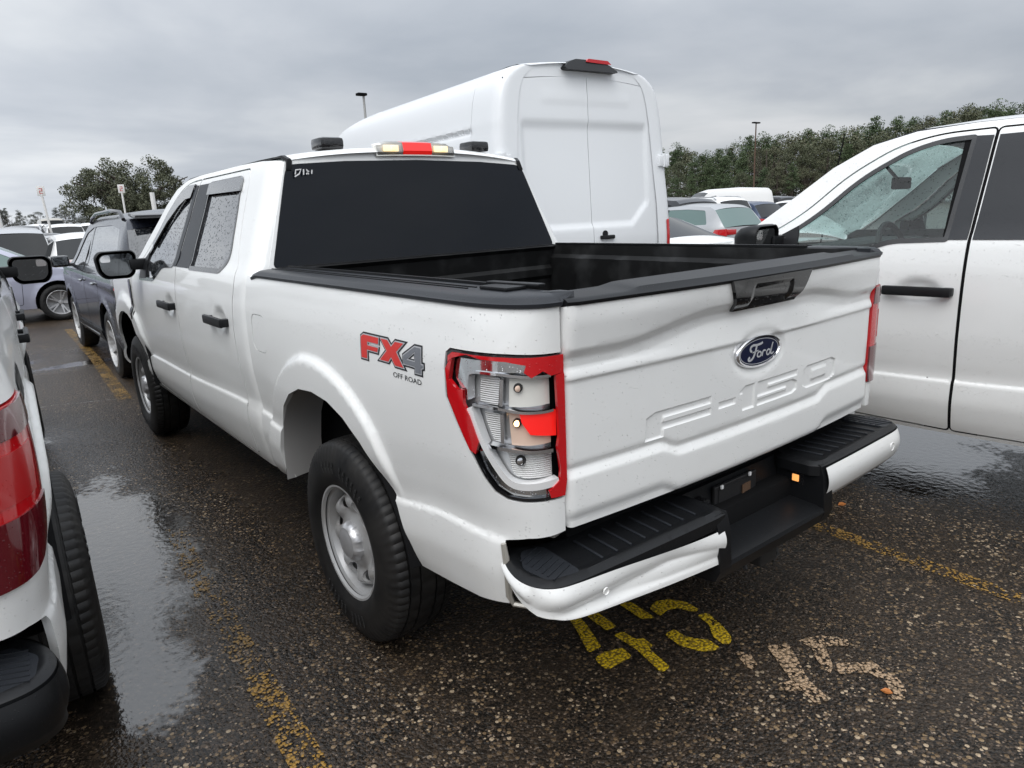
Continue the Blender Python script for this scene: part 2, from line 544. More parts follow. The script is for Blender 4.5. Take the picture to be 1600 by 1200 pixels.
def spline(xs, ys):
    """monotone-ish cubic through points, vectorised"""
    xs = np.array(xs, float); ys = np.array(ys, float)
    h = np.diff(xs); d = np.diff(ys) / h
    m_ = np.zeros(len(xs)); m_[0] = d[0]; m_[-1] = d[-1]
    for i in range(1, len(xs) - 1):
        m_[i] = 0 if d[i - 1] * d[i] <= 0 else 2 * d[i - 1] * d[i] / (d[i - 1] + d[i])
    def g(x):
        x = np.clip(x, xs[0], xs[-1])
        i = np.clip(np.searchsorted(xs, x) - 1, 0, len(h) - 1)
        t_ = (x - xs[i]) / h[i]
        return (ys[i] * (1 + 2 * t_) * (1 - t_) ** 2 + m_[i] * h[i] * t_ * (1 - t_) ** 2
                + ys[i + 1] * t_ ** 2 * (3 - 2 * t_) + m_[i + 1] * h[i] * t_ ** 2 * (t_ - 1))
    return g
def ribbon(pts, wd):
    """polyline in 2D -> polygon of width wd"""
    l, r_ = [], []
    n = len(pts)
    for i in range(n):
        a = np.array(pts[max(i - 1, 0)], float); b = np.array(pts[min(i + 1, n - 1)], float)
        d = b - a; d /= max(np.hypot(*d), 1e-9)
        nn = np.array((-d[1], d[0])) * wd / 2
        p = np.array(pts[i], float)
        l.append(tuple(p + nn)); r_.append(tuple(p - nn))
    return l + r_[::-1]
def spl2(pts, k=6):
    """Catmull-Rom through 2D points"""
    P_ = [np.array(p, float) for p in pts]
    P_ = [2 * P_[0] - P_[1]] + P_ + [2 * P_[-1] - P_[-2]]
    o = []
    for i in range(1, len(P_) - 2):
        for j in range(k):
            t_ = j / k
            o.append(tuple(0.5 * (2 * P_[i] + (P_[i + 1] - P_[i - 1]) * t_ + (2 * P_[i - 1] - 5 * P_[i] + 4 * P_[i + 1] - P_[i + 2]) * t_ ** 2
                     + (3 * P_[i] - P_[i - 1] - 3 * P_[i + 1] + P_[i + 2]) * t_ ** 3)))
    o.append(tuple(P_[-2]))
    return o

# ================================================================== pickup truck
# local frame: x right, y forward, z up, origin on the ground under the middle of the tailgate
_wz = spline([.38, .46, .50, .56, .63, .716, .728, .740, .82, .95, 1.10, 1.22, 1.32, 1.38, 1.42, 1.50, 1.66, 1.84, 1.88, 1.91, 1.95],
             [.905, .930, .948, .966, .977, .973, .963, .963, .972, .984, .987, .983, .970, .955, .932, .900, .832, .757, .734, .705, .64])
_zc = spline([-.1, .05, .25, .4, .72, 1.66, 1.9, 2.05, 3.24, 4.24, 4.53, 5.7], [.815, .805, .775, .765, .724, .755, .775, .775, .74, .73, .655, .62])
def arch_r(y, z, yc):
    th = np.degrees(np.arctan2(z - .44, y - yc))
    return np.hypot(y - yc, z - .44), np.interp(th, [-20, 20, 75, 98, 128, 143, 180], [.75, .735, .705, .672, .64, .60, .58]), th
DENTS = [(3.40, 1.150), (2.36, 1.155)]
def Wside(y, z):
    b = smoothstep(z, .46, .66) * (1 - smoothstep(z, .86, 1.2))
    zz = z - (_zc(y) - .735) * b
    wv = _wz(zz)
    for yc in (1.13, 4.82):
        r_, ro, th = arch_r(y, z, yc)
        fl = .023 * (1 - smoothstep(r_, ro - .034, ro + .002))
        fl = fl * np.where(th > 100, smoothstep(z, .70, .86), 1.0) * smoothstep(z, .40, .56)
        wv = wv + fl
    for (yy, zz_) in DENTS:
        d = np.sqrt(((y - yy) / .115) ** 2 + ((z - zz_) / .062) ** 2)
        wv = wv - .022 * (1 - smoothstep(d, .45, 1.0))
    # front corner of the fender wraps round
    wv = wv - .30 * np.clip((y - 5.25) / .5, 0, 1) ** 2.4
    return wv
def corner_tab(a, b, n=2.5, ext=.12):
    th = np.linspace(0, PI / 2, 200)
    dx = a - a * np.cos(th) ** (2 / n); dy = -b * np.sin(th) ** (2 / n)
    dx = np.concatenate([dx, [a + ext]]); dy = np.concatenate([dy, [-b]])
    s = np.concatenate([[0], np.cumsum(np.hypot(np.diff(dx), np.diff(dy)))])
    return s, dx, dy
BT = corner_tab(.165, .27)
CT = corner_tab(.085, .13)
def bed_f(off=0.0, side=-1):
    def f(u, z):
        s = np.maximum(.27 - u, 0)
        dx = np.interp(s, BT[0], BT[1]); dy = np.interp(s, BT[0], BT[2])
        e = 1e-3
        tx = np.interp(s + e, BT[0], BT[1]) - np.interp(np.maximum(s - e, 0), BT[0], BT[1])
        ty = np.interp(s + e, BT[0], BT[2]) - np.interp(np.maximum(s - e, 0), BT[0], BT[2])
        ln = np.hypot(tx, ty) + 1e-9
        nx = np.where(s > 0, ty / ln, -1.0); ny = np.where(s > 0, -tx / ln, 0.0)
        y = np.where(u < .27, .27 + dy, u)
        # lean the corner toward the tailgate as it rises
        W_ = Wside(np.maximum(u, .27), z)
        dx = np.where(dx <= .165, dx * (W_ - .822) / .165, (W_ - .822) + dx - .165)
        x = -(W_ - dx)
        return np.stack([x + nx * off, y + ny * off, z], -1)
    return f
def bed_inn(V):
    s = np.clip((.27 - V[:, 0]) / .36, 0, 1)
    v = np.stack([np.cos(s * 1.4), np.sin(s * 1.4), 0 * s], -1)
    return v
def cab_f(off=0.0):
    def f(u, z):
        s = np.maximum(2.03 - u, 0)
        dx = np.interp(s, CT[0], CT[1]); dy = np.interp(s, CT[0], CT[2])
        y = np.where(u < 2.03, 2.03 + dy, u)
        lean = .11 * np.clip((z - 1.40) / .49, 0, 1.1) * (1 - smoothstep(u, 2.05, 2.5))
        W_ = Wside(np.maximum(u, 2.03), z)
        a = np.clip(s / .2, 0, 1)
        return np.stack([-(W_ - dx) - off * (1 - a), y + lean - off * a, z], -1)
    return f
ARCH_R = [(.58, .50), (.60, .585), (.655, .685), (.73, .785), (.83, .875), (.94, .940), (1.06, .978), (1.20, .990), (1.33, .978), (1.45, .935), (1.55, .865), (1.62, .765), (1.655, .64), (1.66, .50)]
ARCH_F = [(y + 3.69, z) for y, z in ARCH_R]
LIGHT = [(-.013, 1.258), (0.008, 1.271), (0.211, 1.273), (0.364, 1.268), (0.372, 1.21), (0.372, 0.925), (0.362, 0.88), (0.299, 0.879), (0.236, 0.879), (0.192, 0.883), (0.153, 0.899), (0.122, 0.933), (0.09, 0.984), (-0.017, 1.133), (-0.02, 1.213)]
def LP(pts):          # (arc length round the corner, z) -> panel coordinates
    return [(.27 - a, b) for a, b in pts]
MESH = {}
def cached(key, fn):
    if key not in MESH:
        MESH[key] = fn()
    return MESH[key]
def both(name, key, parent, m, build, sides=(-1, 1), **k):
    """build(mirror) -> (verts, faces); one part for each side of the truck"""
    o = []
    for sd_ in sides:
        me = cached((key, sd_, m), lambda: mesh_from(name, *build(sd_ > 0), m, **k))
        o.append(link_mesh(name, me, parent))
    return o
RD = round_poly([(2.14, .495), (3.212, .48), (3.212, 1.40), (3.20, 1.872), (2.24, 1.872), (2.20, 1.62), (2.10, 1.38), (2.14, 1.20)], [.03, .02, 0, .02, .10, .1, .1, .1])
FD = round_poly([(3.222, .48), (4.52, .515), (4.535, .66), (4.52, 1.262), (4.30, 1.345), (4.02, 1.515), (3.83, 1.70), (3.62, 1.825), (3.44, 1.868), (3.21, 1.872), (3.222, 1.40)], [.02, .03, .05, .03, .1, .1, .1, .1, .1, .02, 0])
RW = round_poly([(2.36, 1.388), (2.925, 1.386), (2.965, 1.838), (2.40, 1.838), (2.31, 1.62), (2.255, 1.46)], [.05, .01, .01, .05, .1, .06])
FW = round_poly([(3.31, 1.386), (3.55, 1.378), (3.80, 1.282), (4.22, 1.272), (4.19, 1.345), (3.95, 1.50), (3.76, 1.685), (3.56, 1.80), (3.42, 1.838), (3.29, 1.842)], [.01, .05, .05, .02, .04, .1, .1, .1, .1, .01])
def crease_pts(y0, y1, poly, holes=()):
    o = []
    for y in np.arange(y0, y1, .014):
        c = float(_zc(np.array(y))) - .735
        for k in (.704, .716, .722, .728, .734, .740, .752): o.append((y, k + c))
        if False: pass
    for yc in (1.13, 4.82):
        for th in np.arange(12, 150, 1.5):
            a = R(th)
            ro = float(np.interp(th, [-20, 20, 75, 98, 128, 143, 180], [.75, .735, .705, .672, .64, .60, .58]))
            for d in (-.034, -.022, -.012, 0, .006):
                o.append((yc + (ro + d) * math.cos(a), .44 + (ro + d) * math.sin(a)))
    A = np.array(o)
    k = inside(A[:, 0], A[:, 1], poly) & (edge_dist(A[:, 0], A[:, 1], poly) > .006)
    for h in holes: k &= ~inside(A[:, 0], A[:, 1], inset(h, -.006))
    return [tuple(p) for p in A[k]]
BPR = [(2.933, 1.386), (3.205, 1.386), (3.193, 1.842), (2.972, 1.842)]
BPF = [(3.226, 1.386), (3.303, 1.386), (3.283, 1.845), (3.216, 1.842)]
CABTOP = [(1.88, 1.36), (1.95, 1.36), (1.95, .46), (4.525, .46), (4.525, 1.29), (4.32, 1.43), (4.10, 1.60), (3.92, 1.745), (3.74, 1.845), (3.55, 1.892), (3.30, 1.906), (2.6, 1.908), (2.12, 1.90), (1.88, 1.885)]
STRIP = [(2.00, 1.885, .690), (2.03, 1.903, .703), (2.10, 1.908, .706), (2.3, 1.910, .707), (2.6, 1.908, .708), (3.0, 1.908, .708), (3.30, 1.906, .710), (3.55, 1.892, .722), (3.74, 1.845, .752)]
def strip_mesh(pts, crown, n=25, e=2.4, back=0.0):
    """sheet across the car; pts (y, z, half width); crown pushes it out along the local normal"""
    vs, fs = [], []
    m_ = len(pts)
    for i, (y, z, hw) in enumerate(pts):
        a = pts[max(i - 1, 0)]; b = pts[min(i + 1, m_ - 1)]
        dy, dz = b[0] - a[0], b[1] - a[1]; l = math.hypot(dy, dz) or 1
        ny, nz = -dz / l, dy / l
        if nz < 0 and abs(nz) > .2: ny, nz = -ny, -nz
        cr = crown[i] if isinstance(crown, (list, tuple)) else crown
        for j in range(n):
            t_ = -1 + 2 * j / (n - 1)
            h = cr * (1 - abs(t_) ** e)
            vs.append((t_ * hw, y + ny * h, z + nz * h))
    for i in range(m_ - 1):
        for j in range(n - 1):
            a = i * n + j
            fs.append((a, a + 1, a + n + 1, a + n))
    return vs, fs
def dens3(pts, k=4):
    o = []
    for i in range(len(pts) - 1):
        for j in range(k):
            t_ = j / k
            o.append(tuple(pts[i][q] * (1 - t_) + pts[i + 1][q] * t_ for q in range(len(pts[0]))))
    o.append(pts[-1])
    return o

# tailgate surface: a polyline section whose breaks run across the panel as creases
TPZ = [.78, .788, .80, .892, .918, .934, 1.05, 1.184, 1.192, 1.246, 1.268, 1.296, 1.320, 1.39]
TPY = [.004, -.005, -.007, -.005, .009, .001, 0, .000, -.007, .000, .004, .001, -.016, -.025]
def s_low(ax): return .030 * smoothstep(ax, .38, .47)
def s_up(ax): return .050 * smoothstep(ax, .24, .66)
def tp_(z, r_=.003):
    o = 0
    for d, w_ in ((-1.0, .25), (0, .5), (1.0, .25)):
        o = o + w_ * np.interp(z + d * r_, TPZ, TPY)
    return o
def yt(x, z):
    ax = np.abs(x)
    z2 = z - s_low(ax) * (1 - smoothstep(z, .985, 1.08))
    z2 = z2 + s_up(ax) * smoothstep(z, 1.205, 1.225) * (1 - smoothstep(z, 1.345, 1.385))
    y = -.035 * (1 - (x / .83) ** 2) + tp_(z2)
    y = y - .010 * smoothstep(z, 1.27, 1.35) * (1 - smoothstep(ax, .20, .80))
    d = np.sqrt((x / .155) ** 2 + ((z - 1.145) / .078) ** 2)
    y = y + .007 * (1 - smoothstep(d, .80, 1.0))
    y = y + .018 * smoothstep(ax, .79, .83)
    return y
def tg_creases():
    o = []
    xs = np.arange(-.80, .801, .012)
    for x in xs:
        a = abs(x)
        for zk in (.787, .799):
            o.append((x, zk))
        for zk in (.888, .892, .896, .914, .918, .922, .931, .936): o.append((x, zk + float(s_low(np.array(a)))))
        for zk in (1.181, 1.184, 1.188, 1.192, 1.196): o.append((x, zk))
        for zk in (1.246, 1.268, 1.296, 1.320):
            for d in (-.003, .003): o.append((x, zk - float(s_up(np.array(a))) + d))
    return o
def tg_f(off=0.0):
    return lambda x, z: np.stack([x, yt(x, z) - off, z], -1)
TG = round_poly([(-.813, .782), (.813, .782), (.813, 1.0), (.812, 1.386), (-.812, 1.386), (-.813, 1.0)], [.02, .02, 0, .01, .01, 0])
def LT(pts, x0, w_, z0=.962, h=.083):
    return [(x0 + a * w_, z0 + b * h) for a, b in pts]
GL = {
 'F': (LT([(0, 0), (.27, 0), (.27, .28), (1, .28), (1, .56), (.27, .56), (.27, .70), (1, .70), (1, 1), (.15, 1), (.02, .85)], -.53, .287), None),
 '-': (LT([(0, .38), (1, .38), (1, .66), (0, .66)], -.207, .087), None),
 '1': (LT([(.2, 0), (1, 0), (1, 1), (.35, 1), (0, .8), (0, .68), (.2, .68)], -.10, .082), None),
 '5': (LT([(0, 0), (.88, 0), (1, .13), (1, .5), (.88, .64), (.28, .64), (.28, .72), (1, .72), (1, 1), (0, 1), (0, .36), (.72, .36), (.72, .28), (0, .28)], -.003, .243), None),
 '0': (LT([(.12, 0), (.88, 0), (1, .15), (1, .85), (.88, 1), (.12, 1), (0, .85), (0, .15)], .277, .239), LT([(.28, .3), (.72, .3), (.72, .7), (.28, .7)], .277, .239)),
}
HANDLE = [(-.168, 1.292), (.168, 1.292), (.215, 1.389), (-.215, 1.389)]

def tyre_mesh():
    n = 216
    prof = [(-.11, .215), (-.125, .225), (-.135, .26), (-.137, .30), (-.131, .345), (-.118, .380), (-.106, .394), (-.078, .400), (-.077, .391), (-.070, .391), (-.069, .401),
            (-.036, .4025), (-.035, .392), (-.028, .392), (-.027, .403), (.027, .403), (.028, .392), (.035, .392), (.036, .4025), (.069, .401), (.070, .391), (.077, .391), (.078, .400),
            (.106, .394), (.118, .380), (.131, .345), (.137, .30), (.1385, .285), (.137, .27), (.134, .255), (.124, .232), (.118, .222), (.108, .214)]
    vs = []; m_ = len(prof)
    for k in range(n):
        for i, (h, r_) in enumerate(prof):
            a = 2 * PI * k / n
            q = k % 3
            rr = r_
            if 5 <= i <= 7 or 22 <= i <= 24:
                rr = r_ - (.005 if q == 0 else 0)
                hh = h * (0.985 if q == 0 else 1.0)
            elif r_ > .399 and (k + i) % 6 == 0:
                rr = r_ - .005; hh = h
            else: hh = h
            # skew the lateral sipes
            a += .5 * math.sin(abs(h) * 22) * 2 * PI / n * 2 if r_ > .37 else 0
            vs.append((hh, rr * math.cos(a), rr * math.sin(a)))
    fs = [(k * m_ + i, k * m_ + i + 1, ((k + 1) % n) * m_ + i + 1, ((k + 1) % n) * m_ + i) for k in range(n) for i in range(m_ - 1)]
    return mesh_from('tyre', vs, [f[::-1] for f in fs], 'rubber', angle=35)
def rim_barrel_mesh():
    b = MB()
    b.lathe([(.214, -.11), (.205, -.09), (.19, -.06), (.188, .02), (.193, .055), (.203, .085), (.206, .098), (.216, .105), (.226, .112), (.232, .119), (.229, .1225), (.221, .1215), (.213, .112)], 72)
    return mesh_from('rim_barrel', b.v, b.f, 'steel_silver')
_rp = spline([0, .055, .075, .095, .115, .135, .160, .176, .190, .197], [.090, .092, .090, .082, .078, .086, .090, .082, .056, .040])
def rim_disc_mesh():
    outer = [(.196 * math.cos(a), .196 * math.sin(a)) for a in np.linspace(0, 2 * PI, 72, endpoint=False)]
    holes = []
    for k in range(8):
        c = k * PI / 4 + .2
        holes.append([(.148 * math.cos(c) + 0.024 * math.cos(q) * math.cos(c) - .034 * math.sin(q) * math.sin(c),
                       .148 * math.sin(c) + 0.024 * math.cos(q) * math.sin(c) + .034 * math.sin(q) * math.cos(c)) for q in np.linspace(0, 2 * PI, 14, endpoint=False)])
    def f(u, v):
        r_ = np.hypot(u, v)
        th = np.arctan2(v, u)
        h = _rp(r_) + .007 * np.cos(8 * (th - .2)) * smoothstep(r_, .10, .14) * (1 - smoothstep(r_, .17, .19)) * -1
        return np.stack([h, u, v], -1)
    X, F = panel(outer, f, .008, holes, depth=.014, inn=(-1, 0, 0))
    return mesh_from('rim_disc', X, F, 'steel_silver', angle=50)
def cap_mesh():
    vs = []; prof = [(.0, .130), (.03, .129), (.050, .126), (.056, .1235), (.060, .1240), (.070, .118), (.078, .102), (.080, .086)]
    n = 64; m_ = len(prof)
    for k in range(n):
        a = 2 * PI * k / n
        nt_ = 1 if (k % 8) in (0, 1, 2, 3) else .93
        for r_, h in prof:
            rr = r_ * (nt_ if r_ > .065 else 1)
            vs.append((h, rr * math.cos(a), rr * math.sin(a)))
    fs = [(k * m_ + i, k * m_ + i + 1, ((k + 1) % n) * m_ + i + 1, ((k + 1) % n) * m_ + i) for k in range(n) for i in range(m_ - 1)]
    return mesh_from('hub_cap', vs, fs, 'cap_silver', angle=35)
def truck_wheel(parent, x, y, rz, spin=0.0):
    wv_ = empty('wheel', (x, y, .403), rz)
    wv_.rotation_euler = (spin, 0, rz)
    wv_.parent = parent
    for nm, fn in (('tyre', tyre_mesh), ('rim_barrel', rim_barrel_mesh), ('rim_disc', rim_disc_mesh), ('hub_cap', cap_mesh)):
        link_mesh(nm, cached(nm, fn), wv_)
    def drum():
        b = MB(); b.lathe([(.0, .0), (.17, .0), (.185, -.02), (.185, -.08), (.0, -.09)], 32)
        return mesh_from('brake_drum', b.v, b.f, 'dark_metal')
    link_mesh('brake_drum', cached('drum', drum), wv_)
    def ring():
        b = MB()
        letters = 'GENERAL GRABBER'
        for base in (0.6, 0.6 + PI):
            for i in range(11):
                a = base + i * .105
                if i in (6,): continue
                for dr in (-.013, .013):
                    b.box((.1392, (.305 + dr) * math.cos(a), (.305 + dr) * math.sin(a)), (.0016, .008, .018), rx=a + PI / 2)
                b.box((.1392, .305 * math.cos(a + .02), .305 * math.sin(a + .02)), (.0016, .026, .004), rx=a)
        return mesh_from('tyre_lettering', b.v, b.f, 'rubber_letter', smooth=False)
    o = link_mesh('sidewall_lettering', cached('ring', ring), wv_); o['kind'] = 'stuff'
    return wv_

def glyph_poly(name, polys, f, m, parent, step=.02, holes=None):
    vs, fs = [], []
    for k, pl in enumerate(polys):
        h = holes[k] if holes and holes[k] else ()
        X, F = panel(pl if area(pl) > 0 else pl[::-1], f, step, h)
        b = len(vs); vs += list(X); fs += [tuple(i + b for i in q) for q in F]
    return make(name, vs, fs, m, parent)

def text_polys(txt, size=1.0):
    """outline of a built-in-font text, as triangles in 2D"""
    cu = bpy.data.curves.new('t', 'FONT'); cu.body = txt; cu.size = size; cu.resolution_u = 3
    ob = bpy.data.objects.new('t', cu); col.objects.link(ob)
    dg = bpy.context.evaluated_depsgraph_get()
    me = ob.evaluated_get(dg).to_mesh()
    vs = [tuple(v.co[:2]) for v in me.vertices]; fs = [tuple(p.vertices) for p in me.polygons]
    ob.evaluated_get(dg).to_mesh_clear()
    bpy.data.objects.remove(ob); bpy.data.curves.remove(cu)
    return vs, fs

def pickup(root, hero=False, badge='color', glass_front='wet_side_glass', visors=False, broken=False, dented=False, black_bumper=False, wheel_out=0.0, sides_badge=(-1, 1)):
    wp = 'white_paint'
    bp_m = 'black_plastic' if black_bumper else wp
    # ---------- bed sides
    bo = [(.098, .572), (.22, .545), (.39, .522)] + ARCH_R + [(1.935, .475), (1.935, 1.384), (-.091, 1.384), (-.091, .784), (.03, .776), (.098, .762)]
    fuel = round_poly([(1.70, 1.062), (1.865, 1.062), (1.865, 1.228), (1.70, 1.228)], .045)
    lt_h = LP(LIGHT)[::-1]
    both('bed_side', 'bedside', root, wp, lambda mi: panel(bo, bed_f(), .0145, [lt_h, fuel], .022, bed_inn, True, mi, extra=crease_pts(.10, 1.93, bo, [lt_h, fuel])))
    both('fuel_door', 'fuel', root, wp, lambda mi: panel(inset(fuel, .003), bed_f(-.001), .03, (), .01, (1, 0, 0), True, mi), sides=(-1,))
    # ---------- wheelhouses
    for nm, AR, tg_ in (('wheelhouse', ARCH_R, 'r'), ('wheelhouse', ARCH_F, 'f')):
        def wh(mi, AR=AR):
            vs, fs = [], []
            pts = densify(AR, .05)[:-1] if False else AR
            rows = [(-.985, 0.0), (-.965, .012), (-.90, .035), (-.70, .05), (-.55, .05)]
            c = (AR[0][0] + AR[-1][0]) / 2
            for (x, g) in rows:
                for (y, z) in pts:
                    d = math.hypot(y - c, z - .45) or 1
                    vs.append((x, y + (y - c) / d * g, z + (z - .45) / d * g))
            n = len(pts)
            for i in range(len(rows) - 1):
                for j in range(n - 1):
                    fs.append((i * n + j, i * n + j + 1, (i + 1) * n + j + 1, (i + 1) * n + j))
            b = len(vs)
            vs.append((-.55, c, .3)); 
            for j in range(n - 1): fs.append((4 * n + j, 4 * n + j + 1, b))
            if mi: vs = [(-x, y, z) for x, y, z in vs]
            return vs, fs
        both(nm, 'wh' + tg_, root, 'matte_black', wh)
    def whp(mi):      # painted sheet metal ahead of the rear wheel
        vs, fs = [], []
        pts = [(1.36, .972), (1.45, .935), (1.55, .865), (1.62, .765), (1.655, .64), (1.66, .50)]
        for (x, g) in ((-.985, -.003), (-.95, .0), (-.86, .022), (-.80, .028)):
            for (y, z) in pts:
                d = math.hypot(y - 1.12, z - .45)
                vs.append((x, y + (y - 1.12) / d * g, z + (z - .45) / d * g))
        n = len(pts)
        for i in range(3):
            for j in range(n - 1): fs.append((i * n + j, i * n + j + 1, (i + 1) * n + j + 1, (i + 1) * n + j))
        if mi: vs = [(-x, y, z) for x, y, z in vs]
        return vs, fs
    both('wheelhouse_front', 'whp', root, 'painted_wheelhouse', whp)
    # ---------- rail caps (wrap the rear corner)
    def rail(mi):
        sec = [(-.003, 1.382), (-.008, 1.385), (-.009, 1.394), (-.003, 1.397), (.004, 1.406), (.018, 1.412), (.05, 1.415), (.145, 1.415), (.152, 1.412), (.152, 1.39)]
        us = list(np.linspace(1.87, .30, 26)) + list(.27 - np.linspace(0, .362, 26))
        vs = []
        for i, u in enumerate(us):
            z0 = 1.383
            for d, z in sec:
                p = bed_f(-d)(np.array([u]), np.array([z0]))[0]
                if u < .27:      # inner edge keeps parallel to the side
                    q = (.27 - u) / .36
                    x_in = -.80
                    if d > .06: p = np.array((max(min(p[0], x_in), -.9) if q < .5 else x_in + (.03 if q > .8 else 0), .27 - (.27 - u) * .75 if q < .99 else 0, 0))
                if i == 0 and d > -.01: p = p + np.array((0, -.0, 0))
                vs.append((p[0], p[1], z - (.012 if i == 0 else 0)))
        m_ = len(sec); fs = []
        for i in range(len(us) - 1):
            for j in range(m_ - 1):
                a = i * m_ + j; fs.append((a, a + 1, a + m_ + 1, a + m_))
        fs.append(tuple(range(m_))[::-1])
        fs.append(tuple((len(us) - 1) * m_ + j for j in range(m_)))
        if mi: vs = [(-x, y, z) for x, y, z in vs]; fs = [q[::-1] for q in fs]
        return vs, fs
    both('bed_rail_cap', 'rail', root, 'grey_plastic', rail, angle=30)
    def groove(mi):
        b = MB()
        for dx_ in (.855, .885):
            b.box((-dx_, 1.05, 1.416), (.006, 1.5, .004))
        b.box((-.80, 1.05, 1.418), (.012, 1.55, .010))
        v = b.v if not mi else [(-x, y, z) for x, y, z in b.v]
        return v, b.f
    both('rail_ridge', 'groove', root, 'black_plastic', groove, smooth=False)
    def anchor(mi):
        b = MB(); b.box((-.84, .20, 1.420), (.07, .12, .01), bev=.004)
        b.box((-.80, .20, 1.426), (.03, .20, .008), rz=.1, bev=.003)
        v = b.v if not mi else [(-x, y, z) for x, y, z in b.v]
        return v, b.f
    both('stake_pocket', 'anchor', root, 'black_plastic', anchor, sides=(-1,))
    # ---------- bed liner
    def liner():
        b = MB()
        n = 60
        for sx in (-1, 1):
            vs = []; fs = []
            sec = [(.805, 1.414), (.792, 1.410), (.788, 1.36), (.772, 1.34), (.765, .92), (.74, .90)]
            ys = np.linspace(.07, 1.85, n)
            for k, y in enumerate(ys):
                rb = .012 if (k % 10) in (0, 1) else 0
                for (x, z) in sec:
                    vs.append((sx * (x - (rb if .91 < z < 1.35 else 0)), y, z))
            for k in range(n - 1):
                for j in range(5):
                    a = k * 6 + j; q = (a, a + 1, a + 7, a + 6)
                    fs.append(q if sx > 0 else q[::-1])
            b.add(vs, fs)
            b.box((sx * .66, 1.1, 1.0), (.22, .85, .22), bev=.05)
        # floor with ribs
        vs = []; xs = np.linspace(-.765, .765, 62)
        for y in (.07, 1.85):
            for k, x in enumerate(xs): vs.append((x, y, .90 + (.012 if (k // 2) % 2 else 0)))
        b.add(vs, [(i, i + 1, i + 63, i + 62) for i in range(61)])
        # front bulkhead, stepped
        vs = []; zs = [(.9, 1.85), (1.05, 1.85), (1.07, 1.835), (1.12, 1.835), (1.14, 1.85), (1.22, 1.85), (1.24, 1.835), (1.28, 1.835), (1.30, 1.85), (1.385, 1.84), (1.405, 1.82), (1.41, 1.90)]
        for z, y in zs: vs += [(-.80, y, z), (.80, y, z)]
        b.add(vs, [(2 * i, 2 * i + 1, 2 * i + 3, 2 * i + 2) for i in range(len(zs) - 1)])
        return mesh_from('bed_liner', b.v, b.f, 'bed_liner', angle=30)
    link_mesh('bed_liner', cached('liner', liner), root)
    # ---------- tailgate
    tgr = empty('tailgate'); tgr.parent = root
    def tgm():
        holes = [g[0] for g in GL.values()]
        holes = [h if area(h) > 0 else h[::-1] for h in holes]
        hh = [(x * .985, min(z, 1.3838) if z > 1.3 else z + .002) for x, z in HANDLE]
        hh[0] = (-.166, 1.295); hh[1] = (.166, 1.295)
        holes.append(hh)
        ex = [e for e in tg_creases() if not any(inside(np.array([e[0]]), np.array([e[1]]), inset(h, -.002))[0] for h in holes)]
        ex = [e for e in ex if .784 < e[1] < 1.380]
        return mesh_from('tailgate_skin', *panel(TG, tg_f(), .0125, holes, .03, (0, 1, 0), extra=ex), wp, angle=60)
    link_mesh('tailgate_skin', cached('tg', tgm), tgr)
    for ch, (pl, hl) in GL.items():
        def gm(pl=pl, hl=hl):
            def f(x, z):
                d = edge_dist(x, z, pl)
                if hl: d = np.minimum(d, edge_dist(x, z, hl))
                k = .0052 * smoothstep(d, 0, .0045)
                if hl: k = np.where(inside(x, z, hl), 0.0, k)
                return np.stack([x, yt(x, z) + k, z], -1)
            extra = []
            for q in ([pl] + ([hl] if hl else [])):
                extra += densify(inset(q, .0046), .006) + (densify(inset(q, -.0046), .006) if q is hl else [])
            extra = [e for e in extra if inside(np.array([e[0]]), np.array([e[1]]), pl)[0] and edge_dist(np.array([e[0]]), np.array([e[1]]), pl)[0] > .003]
            return mesh_from('stamped_character', *panel(pl, f, .006, (), extra=extra), wp, angle=180)
        link_mesh('stamped_character', cached('gl' + ch, gm), tgr)
    def handle():
        def f(x, z):
            pk = .006 * smoothstep(.105 - np.abs(x), -.004, .004) * smoothstep(z, 1.306, 1.312) * (1 - smoothstep(z, 1.362, 1.368))
            return np.stack([x, yt(x, z) - .012 + pk, z], -1)
        return mesh_from('tailgate_handle', *panel(HANDLE, f, .008, (), .014, (0, 1, 0)), 'gloss_black', angle=40)
    link_mesh('tailgate_handle', cached('handle', handle), tgr)
    def cap():
        vs, fs = [], []
        xs = np.linspace(-.812, .812, 66)
        for x in xs:
            up_ = .008 * float(smoothstep(np.array(.62 - abs(x)), 0, .07))
            y0 = float(yt(np.array(x), np.array(1.386)))
            for (dy, z) in ((.012, 1.380), (-.003, 1.383), (-.006, 1.392), (.003, 1.398), (.016, 1.401 + up_), (None, 1.405 + up_), (None, 1.407 + up_), (None, 1.38)):
                y = y0 + dy if dy is not None else {1.38: .075}.get(z, .055 if z < 1.406 + up_ else .073)
                vs.append((x, y, z))
        n = 8
        for i in range(65):
            for j in range(n - 1): fs.append((i * n + j, (i + 1) * n + j, (i + 1) * n + j + 1, i * n + j + 1))
        fs.append(tuple(range(n))); fs.append(tuple(65 * n + j for j in range(n))[::-1])
        return mesh_from('tailgate_cap', vs, fs, 'black_plastic', angle=25)
    link_mesh('tailgate_cap', cached('cap', cap), tgr)
    def tgi():
        b = MB(); b.box((0, .058, 1.10), (1.60, .03, .56))
        return mesh_from('tailgate_inner', b.v, b.f, 'bed_liner', smooth=False)
    link_mesh('tailgate_inner', cached('tgi', tgi), tgr)
    both('tailgate_gap_shade', 'tg_gapshade', tgr, 'matte_black', lambda mi: (lambda v: ([(x if mi else -x, y, z) for x, y, z in v], [(0, 1, 2, 3), (3, 2, 1, 0)]))([(.800, .026, .785), (.840, .026, .785), (.840, .026, 1.384), (.800, .026, 1.384)]), smooth=False)  # black strip added behind the tailgate gap to paint its shade
    # emblem
    em = empty('emblem'); em.parent = tgr
    ye = float(yt(np.array(0.0), np.array(1.145)))
